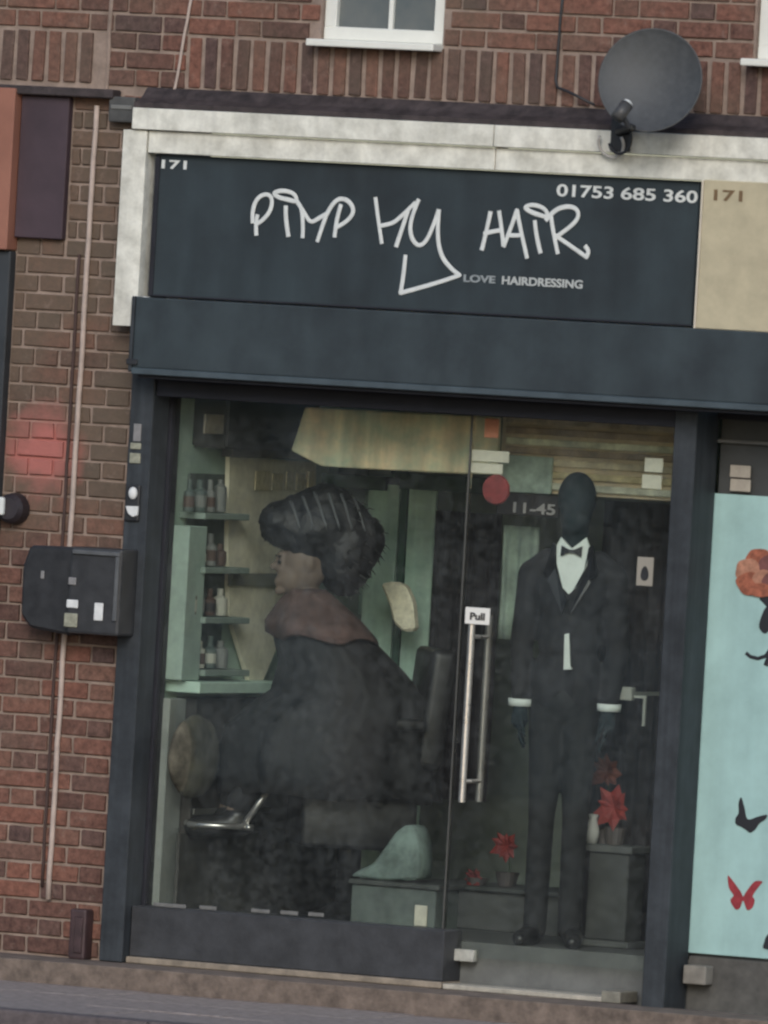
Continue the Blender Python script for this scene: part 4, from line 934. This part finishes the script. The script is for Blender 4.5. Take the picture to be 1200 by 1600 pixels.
for s_ in (-1, 1):
    from_mesh('shoe', blob_mesh(segs([((s_ * .075, .03, .040), (s_ * .105, -.19, .026), .040, .026), ((s_ * .090, -.05, .035), (s_ * .108, -.15, .028), .044, .036)]), balls([((s_ * .075, .04, .06), .045, .05, .055)]), .010, 4), mat('black_shoe', (.02, .02, .021), .35), mn)
    b = MB(); b.lathe([(.048 * SC, 0), (.050 * SC, .03 * SC), (.044 * SC, .03 * SC), (.040 * SC, 0)], c=sc((s_ * .179, -.026, .950)), n=16); b.build('cuff', SHIRT, mn, smooth=True, local=True)
    hs = [((s_ * .179, -.026, .965), (s_ * .176, -.04, .895), .030, .036)]
    for f_ in range(4):
        fx = s_ * .176, -.068 + f_ * .019
        zk = .835 - .012 * (f_ in (1, 2))
        hs.append(((fx[0], fx[1], .88), (fx[0] - s_ * .006, fx[1] - .004, zk), .0105, .0095))
        hs.append(((fx[0] - s_ * .006, fx[1] - .004, zk), (fx[0] - s_ * .022, fx[1] - .004, zk - .035), .0095, .008))
    hs.append(((s_ * .17, -.07, .915), (s_ * .155, -.098, .865), .013, .010)); hs.append(((s_ * .155, -.098, .865), (s_ * .145, -.10, .835), .010, .008))
    from_mesh('hand', blob_mesh(segs(hs), [], .006, 2), GB, mn)
def front(pts, y0f, dep, m_, name):
    """garment piece laid over the chest, following its curve"""
    t = bmesh.new(); f = t.faces.new([t.verts.new((x * SC, y0f(x, z) * SC, z * SC)) for x, z in pts])
    r = bmesh.ops.extrude_face_region(t, geom=[f])
    for v in [g for g in r['geom'] if isinstance(g, bmesh.types.BMVert)]: v.co.y += dep
    bmesh.ops.recalc_face_normals(t, faces=t.faces[:]); b = MB(); b.add(t); return b.build(name, m_, mn, local=True)
chest = lambda x, z: -.136 + .06 * (x / .12) ** 2 + (max(0, z - 1.46) * .40)
front([(-.064, 1.60), (-.050, 1.635), (0, 1.592), (.052, 1.64), (.070, 1.60), (.066, 1.53), (.030, 1.435), (.004, 1.410), (-.022, 1.435), (-.056, 1.53)], chest, .03, SHIRT, 'shirt_front')
front([(-.004, 1.250), (.014, 1.255), (.026, 1.125), (.034, 1.112), (.000, 1.108)], lambda x, z: -.128, .03, SHIRT, 'shirt_tail')
front([(-.042, 1.602), (-.010, 1.588), (.010, 1.588), (.042, 1.604), (.042, 1.562), (.010, 1.576), (-.010, 1.576), (-.042, 1.560)], lambda x, z: chest(x, z) - .014, .02, mat('black_satin', (.012, .012, .014), .3), 'bow_tie')
for s_ in (-1, 1):
    front([(s_ * .066, 1.60), (s_ * .080, 1.61), (s_ * .108, 1.49), (s_ * .08, 1.475), (s_ * .088, 1.46), (s_ * .016, 1.33), (s_ * .002, 1.385), (s_ * .058, 1.51)], lambda x, z: chest(x, z) - .010, .03, mat('lapel_satin', (.010, .010, .013), .35), 'lapel')

# ------------------------------------------------------------------ barber chair with client
CY = .76
cx_, _ = at(548, 1300, CY)
chr_ = thing('barber_chair', 'black barber chair with chrome footrest under the seated client', 'chair', (cx_, CY, ZF + .001), R(34))
LEA = mat('black_leather', (.016, .016, .017), .45, var=.25, scale=12)
def lb(name, m_, f, parent=chr_, smooth=False):
    b = MB(); f(b)
    if name not in ('base', 'column'): bmesh.ops.translate(b.bm, vec=(0, 0, -.10), verts=b.bm.verts[:])
    return b.build(name, m_, parent, smooth=smooth, local=True)
lb('base', LEA, lambda b: b.lathe([(.001, 0), (.30, 0), (.30, .02), (.12, .05), (.06, .09), (.001, .09)], n=32), smooth=True)
lb('column', LEA, lambda b: b.lathe([(.001, .0), (.05, .0), (.05, .46), (.001, .46)], c=(0, 0, .08), n=20), smooth=True)
lb('seat_base', LEA, lambda b: b.box(-.24, .24, -.24, .24, .42, .638, .02, 2), smooth=True)
lb('seat', LEA, lambda b: b.box(-.27, .25, -.26, .26, .64, .77, .035, 3), smooth=True)
lb('backrest', LEA, lambda b: b.box(-.05, .06, -.25, .25, 0, .50, .035, 3, M=Matrix.Translation((.27, 0, .76)) @ Matrix.Rotation(R(5), 4, 'Y')), smooth=True)
for s_ in (-1, 1):
    lb('armrest', LEA, lambda b: b.box(-.22, .24, s_ * .31 - .04, s_ * .31 + .04, .92, .97, .018, 2), smooth=True)
    lb('armrest_bracket', CHROME, lambda b: b.tube([(-.16, s_ * .31, .92), (-.18, s_ * .30, .72), (.15, s_ * .28, .70)], .014, 10), smooth=True)
    lb('footrest_strut', CHROME, lambda b: b.tube([(-.34, s_ * .17, .70), (-.47, s_ * .17, .49)], .014, 10), smooth=True)
lb('footrest', CHROME, lambda b: (b.tube([(-.45, -.20, .485), (-.45, .20, .485)], .014, 10), b.tube([(-.69, -.19, .485), (-.69, .19, .485)], .014, 10), b.tube([(-.43, -.185, .485), (-.70, -.185, .485)], .013, 8), b.tube([(-.43, .185, .485), (-.70, .185, .485)], .013, 8)), smooth=True)

pe = thing('person', 'seated person with big swept back dark hair, draped in a dark cape', 'person', (cx_, CY, ZF - .055), R(34))
SKIN = mat('brown_skin', (.17, .125, .095), .6, var=.2, scale=12)
body = [((.08, 0, .84), (.10, 0, 1.08), .15, .15), ((.10, 0, 1.08), (.09, 0, 1.22), .15, .13), ((.08, 0, 1.25), (.05, 0, 1.40), .060, .055)]
hb = [((.03, 0, 1.54), .098, .078, .125), ((-.025, 0, 1.475), .062, .058, .075), ((-.078, 0, 1.535), .020, .028, .045)]
for s_ in (-1, 1):
    body += [((.09, s_ * .13, 1.24), (.08, s_ * .20, 1.21), .075, .068), ((.08, s_ * .20, 1.21), (.03, s_ * .25, .97), .058, .044), ((.03, s_ * .25, .97), (-.18, s_ * .24, .945), .042, .032),
             ((.05, s_ * .10, .80), (-.34, s_ * .12, .80), .095, .068), ((-.34, s_ * .12, .80), (-.50, s_ * .12, .50), .062, .042), ((-.49, s_ * .12, .455), (-.66, s_ * .13, .43), .042, .034)]
    for f_ in range(4): body.append(((-.21, s_ * (.212 + f_ * .019), .945), (-.285, s_ * (.208 + f_ * .021), .93), .011, .0085))
    body.append(((-.18, s_ * .21, .95), (-.235, s_ * .185, .945), .013, .010)); body.append(((-.165, s_ * .235, .945), (-.21, s_ * .24, .945), .034, .028))
    hb += [((.035, s_ * .080, 1.535), .020, .010, .032)]
hb += [((-.100, 0, 1.515), .022, .015, .017), ((-.088, 0, 1.462), .012, .026, .008), ((-.086, 0, 1.446), .012, .024, .008), ((-.074, 0, 1.415), .022, .026, .020)]
from_mesh('body', blob_mesh(body, hb, .009, 3), SKIN, pe)
EYE = mat('dark_eye', (.015, .012, .01), .3)
for s_ in (-1, 1):
    b = MB(); b.ball((-.086, s_ * .033, 1.535), .009, .016, .008, n=10); b.build('eye', EYE, pe, smooth=True, local=True)
    b = MB(); b.box(-.094, -.080, s_ * .036 - .02, s_ * .036 + .02, 1.556, 1.564, .003); b.build('eyebrow', EYE, pe, local=True)
HAIR = mat('dark_hair', (.016, .016, .018), .55, var=.4, scale=25, bump=.5, bscale=50)
hm = blob_mesh([((-.06, 0, 1.66), (.10, 0, 1.71), .085, .105), ((.10, 0, 1.71), (.21, 0, 1.62), .10, .105), ((.19, 0, 1.62), (.17, 0, 1.50), .105, .085)], [((.06, 0, 1.655), .17, .125, .115), ((.17, 0, 1.56), .11, .12, .13), ((-.085, .0, 1.675), .06, .10, .05)], .013, 4)
for v in hm.vertices:
    v.co = Vector((.05, 0, 1.62)) + (v.co - Vector((.05, 0, 1.60))) * 1.16
for v in hm.vertices: v.co += v.normal * (.012 * mnoise.noise(v.co * 22) + .006 * mnoise.noise(v.co * 60))
hr = from_mesh('hair', hm, HAIR, pe)
rs = random.Random(3); sb_ = MB()
for v in rs.sample(list(hm.vertices), 200):
    p = Vector(v.co) - Vector(v.normal) * .01; d = (Vector(v.normal) * .55 + Vector((.75, 0, -.15)) + Vector((rs.uniform(-.4, .4), rs.uniform(-.4, .4), rs.uniform(-.4, .4)))).normalized(); L_ = rs.uniform(.02, .045)
    sb_.tube([p, p + d * L_ * .5 + Vector((0, 0, .004)), p + d * L_ + Vector((0, 0, -.008))], .0045, 4, r2=.001)
sb_.build('stray_hair', HAIR, hr, local=True)['kind'] = 'stuff'
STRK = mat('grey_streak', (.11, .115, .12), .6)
for k in range(6):                      # paler combed-back locks
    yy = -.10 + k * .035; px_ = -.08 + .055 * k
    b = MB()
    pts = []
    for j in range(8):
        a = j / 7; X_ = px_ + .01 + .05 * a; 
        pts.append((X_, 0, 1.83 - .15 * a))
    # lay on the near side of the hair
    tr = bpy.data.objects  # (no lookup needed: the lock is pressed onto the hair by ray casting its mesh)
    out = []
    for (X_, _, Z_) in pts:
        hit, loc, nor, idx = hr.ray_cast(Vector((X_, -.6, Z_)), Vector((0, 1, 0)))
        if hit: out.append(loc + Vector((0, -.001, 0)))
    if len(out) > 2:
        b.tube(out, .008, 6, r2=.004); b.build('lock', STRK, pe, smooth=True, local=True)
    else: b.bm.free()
# cape: a sheet falling from the neck over shoulders, arms and knees
def cape():
    t = bmesh.new(); rings = []
    prof = [(1.375, .05, 0, .075, .075), (1.345, .06, 0, .10, .12), (1.30, .07, 0, .15, .22), (1.24, .06, 0, .20, .285), (1.12, .04, 0, .245, .335), (1.00, -.01, 0, .31, .375), (.92, -.07, 0, .385, .395), (.84, -.10, 0, .43, .40), (.72, -.11, 0, .44, .405), (.58, -.10, 0, .435, .41)]
    N = 84
    for j, (z, cx, cy, a, b_) in enumerate(prof):
        k = j / (len(prof) - 1); ring = []
        for i in range(N):
            th = 2 * math.pi * i / N
            wv = 1 + .055 * k * math.sin(9 * th + 1.3 * math.sin(2 * th) + 2 * k) + .03 * k * math.sin(17 * th + 3 * k) + .07 * k * mnoise.noise((3 * math.cos(th), 3 * math.sin(th), z * 5))
            zz = z + (.04 * k * mnoise.noise((math.cos(th) * 2, math.sin(th) * 2, k * 3)))
            ring.append(t.verts.new((cx + a * math.cos(th) * wv, cy + b_ * math.sin(th) * wv, zz)))
        rings.append(ring)
    for j in range(len(rings) - 1):
        for i in range(N): t.faces.new((rings[j][i], rings[j][(i + 1) % N], rings[j + 1][(i + 1) % N], rings[j + 1][i]))
    bmesh.ops.recalc_face_normals(t, faces=t.faces[:])
    bmesh.ops.solidify(t, geom=t.faces[:], thickness=.006)
    return t
b = MB(); b.add(cape()); b.build('cape', mat('dark_cape', (.019, .019, .021), .75, var=.5, scale=9, bump=.4, bscale=16), pe, smooth=True, local=True)
b = MB(); t = bmesh.new(); rings = []
for (z, a, c, cx) in ((1.432, .074, .074, .045), (1.405, .10, .11, .055), (1.375, .13, .16, .06), (1.335, .165, .24, .07), (1.285, .205, .305, .065), (1.235, .225, .325, .06), (1.225, .215, .315, .06)):
    rings.append([t.verts.new((cx + a * math.cos(2 * math.pi * i / 40) * (1 + .04 * math.sin(7 * 2 * math.pi * i / 40)), c * math.sin(2 * math.pi * i / 40), z + .02 * math.sin(5 * 2 * math.pi * i / 40) * (1.4 - z) * 4)) for i in range(40)])
for j in range(6):
    for i in range(40): t.faces.new((rings[j][i], rings[j][(i + 1) % 40], rings[j + 1][(i + 1) % 40], rings[j + 1][i]))
bmesh.ops.recalc_face_normals(t, faces=t.faces[:]); bmesh.ops.solidify(t, geom=t.faces[:], thickness=.008); b.add(t)
b.build('shoulder_towel', mat('rust_brown_towel', (.125, .075, .065), .95, var=.45, scale=14, bump=.3), pe, smooth=True, local=True)

# trousers and shoes of the client
sg_ = []
for s_ in (-1, 1):
    sg_ += [((.05, s_ * .10, .80), (-.34, s_ * .12, .80), .100, .076), ((-.34, s_ * .12, .80), (-.485, s_ * .12, .54), .072, .056)]
from_mesh('trousers', blob_mesh(sg_, [], .012, 3), mat('dark_denim', (.018, .019, .023), .85, var=.4, scale=20), pe)
for s_ in (-1, 1):
    from_mesh('shoe', blob_mesh([((-.475, s_ * .12, .455), (-.665, s_ * .13, .425), .056, .046)], [((-.49, s_ * .12, .48), .06, .055, .05)], .010, 3), mat('black_shoe', (.02, .02, .021), .35), pe)
# the client leans forward a little from the hips
for o in list(pe.children) + list(hr.children):
    for v in o.data.vertices:
        k = min(1, max(0, (v.co.z - .92) / .45)); v.co.x -= .28 * k * k * (3 - 2 * k)

# ------------------------------------------------------------------ unseen house and tree added across the street for the shop glass to mirror
HX, HY = -8.0, -21.0
hs_ = thing('reflection_house', 'pale house added across the street for the shop glass to mirror', 'house', (HX, HY, ZPV))
RND = mat('reflection_render', (.84, .82, .74), .9, var=.25, scale=3, detail=8)
wins = [(-6.2, -4.6, .8, 2.2), (-3.3, -2.0, .8, 2.2), (.3, 1.7, .8, 2.2), (3.2, 4.8, .8, 2.2), (-6.2, -4.6, 3.6, 4.8), (-3.3, -2.0, 3.6, 4.8), (.3, 1.7, 3.6, 4.8), (3.2, 4.8, 3.6, 4.8)]
b = MB()
for xa_, xb_ in ((-8, -6.2), (-4.6, -3.3), (-2.0, .3), (1.7, 3.2), (4.8, 7)): b.box(HX + xa_, HX + xb_, HY - .3, HY, ZPV, 5.8)
for a, c, z0, z1 in wins: b.box(HX + a, HX + c, HY - .298, HY - .002, ZPV if z0 < 2 else 2.2, z0); 
for a, c, z0, z1 in wins[4:]: b.box(HX + a, HX + c, HY - .298, HY - .002, z1, 5.79)
b.build('wall', RND, hs_)
for a, c, z0, z1 in wins:
    b = MB(); b.box(HX + a, HX + c, HY - .2, HY - .15, z0, z1); wd_ = b.build('window', mat('reflection_pane', (.03, .035, .04), .2), hs_)
    b = MB(); b.box(HX + a, HX + c, HY - .148, HY - .10, z0, z0 + .08); b.box(HX + a, HX + c, HY - .148, HY - .10, z1 - .08, z1); b.box(HX + a, HX + a + .08, HY - .147, HY - .101, z0 + .081, z1 - .081); b.box(HX + c - .08, HX + c, HY - .147, HY - .101, z0 + .081, z1 - .081); b.box(HX + (a + c) / 2 - .04, HX + (a + c) / 2 + .04, HY - .147, HY - .101, z0 + .081, z1 - .081); b.build('frame', PVC, wd_)
b = MB(); b.box(HX - 1.45, HX - .35, HY + .001, HY + .06, ZPV, 2.05); b.build('door', mat('reflection_door', (.20, .06, .05), .6, var=.3), hs_)
b = MB(); t = bmesh.new(); rv = [t.verts.new(p) for p in ((HX - 8.3, HY + .4, 5.8), (HX + 7.3, HY + .4, 5.8), (HX + 7.3, HY - 8, 5.8), (HX - 8.3, HY - 8, 5.8), (HX - 8.3, HY - 3.8, 8.4), (HX + 7.3, HY - 3.8, 8.4))]
for f in ((0, 1, 5, 4), (2, 3, 4, 5), (1, 2, 5), (3, 0, 4), (3, 2, 1, 0)): t.faces.new([rv[k] for k in f])
b.add(t); b.build('roof', mat('reflection_roof', (.16, .085, .06), .9, var=.3, scale=6), hs_)
tr_ = thing('reflection_tree', 'leafy tree added across the road for the shop glass to mirror', 'tree', (-6.3, -15.5, ZPV))
rt = random.Random(11)
b = MB(); b.tube([(-6.3, -15.5, ZPV), (-6.25, -15.5, 1.2), (-6.35, -15.45, 2.4), (-6.2, -15.5, 4.6)], .17, 10, r2=.07)
tips = []
for k in range(18):
    a = rt.uniform(0, 6.28); z0 = rt.uniform(.9, 3.6); L_ = rt.uniform(1.0, 2.0)
    e = Vector((-6.3 + math.cos(a) * L_, -15.5 + math.sin(a) * L_, z0 + L_ * rt.uniform(.1, .7))); tips.append(e)
    b.tube([(-6.3, -15.5, z0), ((-6.3 + e.x) / 2, (-15.5 + e.y) / 2, (z0 + e.z) / 2 + .1), e], .05, 6, r2=.012)
b.build('reflection_trunk', mat('reflection_bark', (.075, .06, .045), .95, var=.4, scale=12), tr_)
t = bmesh.new()
for e in tips:
    for q in range(190):
        c = e + Vector((rt.gauss(0, .42), rt.gauss(0, .42), rt.gauss(0, .34))); u = Vector((rt.uniform(-1, 1), rt.uniform(-1, 1), rt.uniform(-1, 1))).normalized(); v = u.orthogonal().normalized()
        L_ = rt.uniform(.05, .10); t.faces.new([t.verts.new(p) for p in (c - u * L_, c + v * L_ * .55, c + u * L_, c - v * L_ * .55)])
b = MB(); b.add(t); b.build('reflection_crown', mat('leaf', (.085, .12, .035), .7, var=.4, scale=2), tr_)
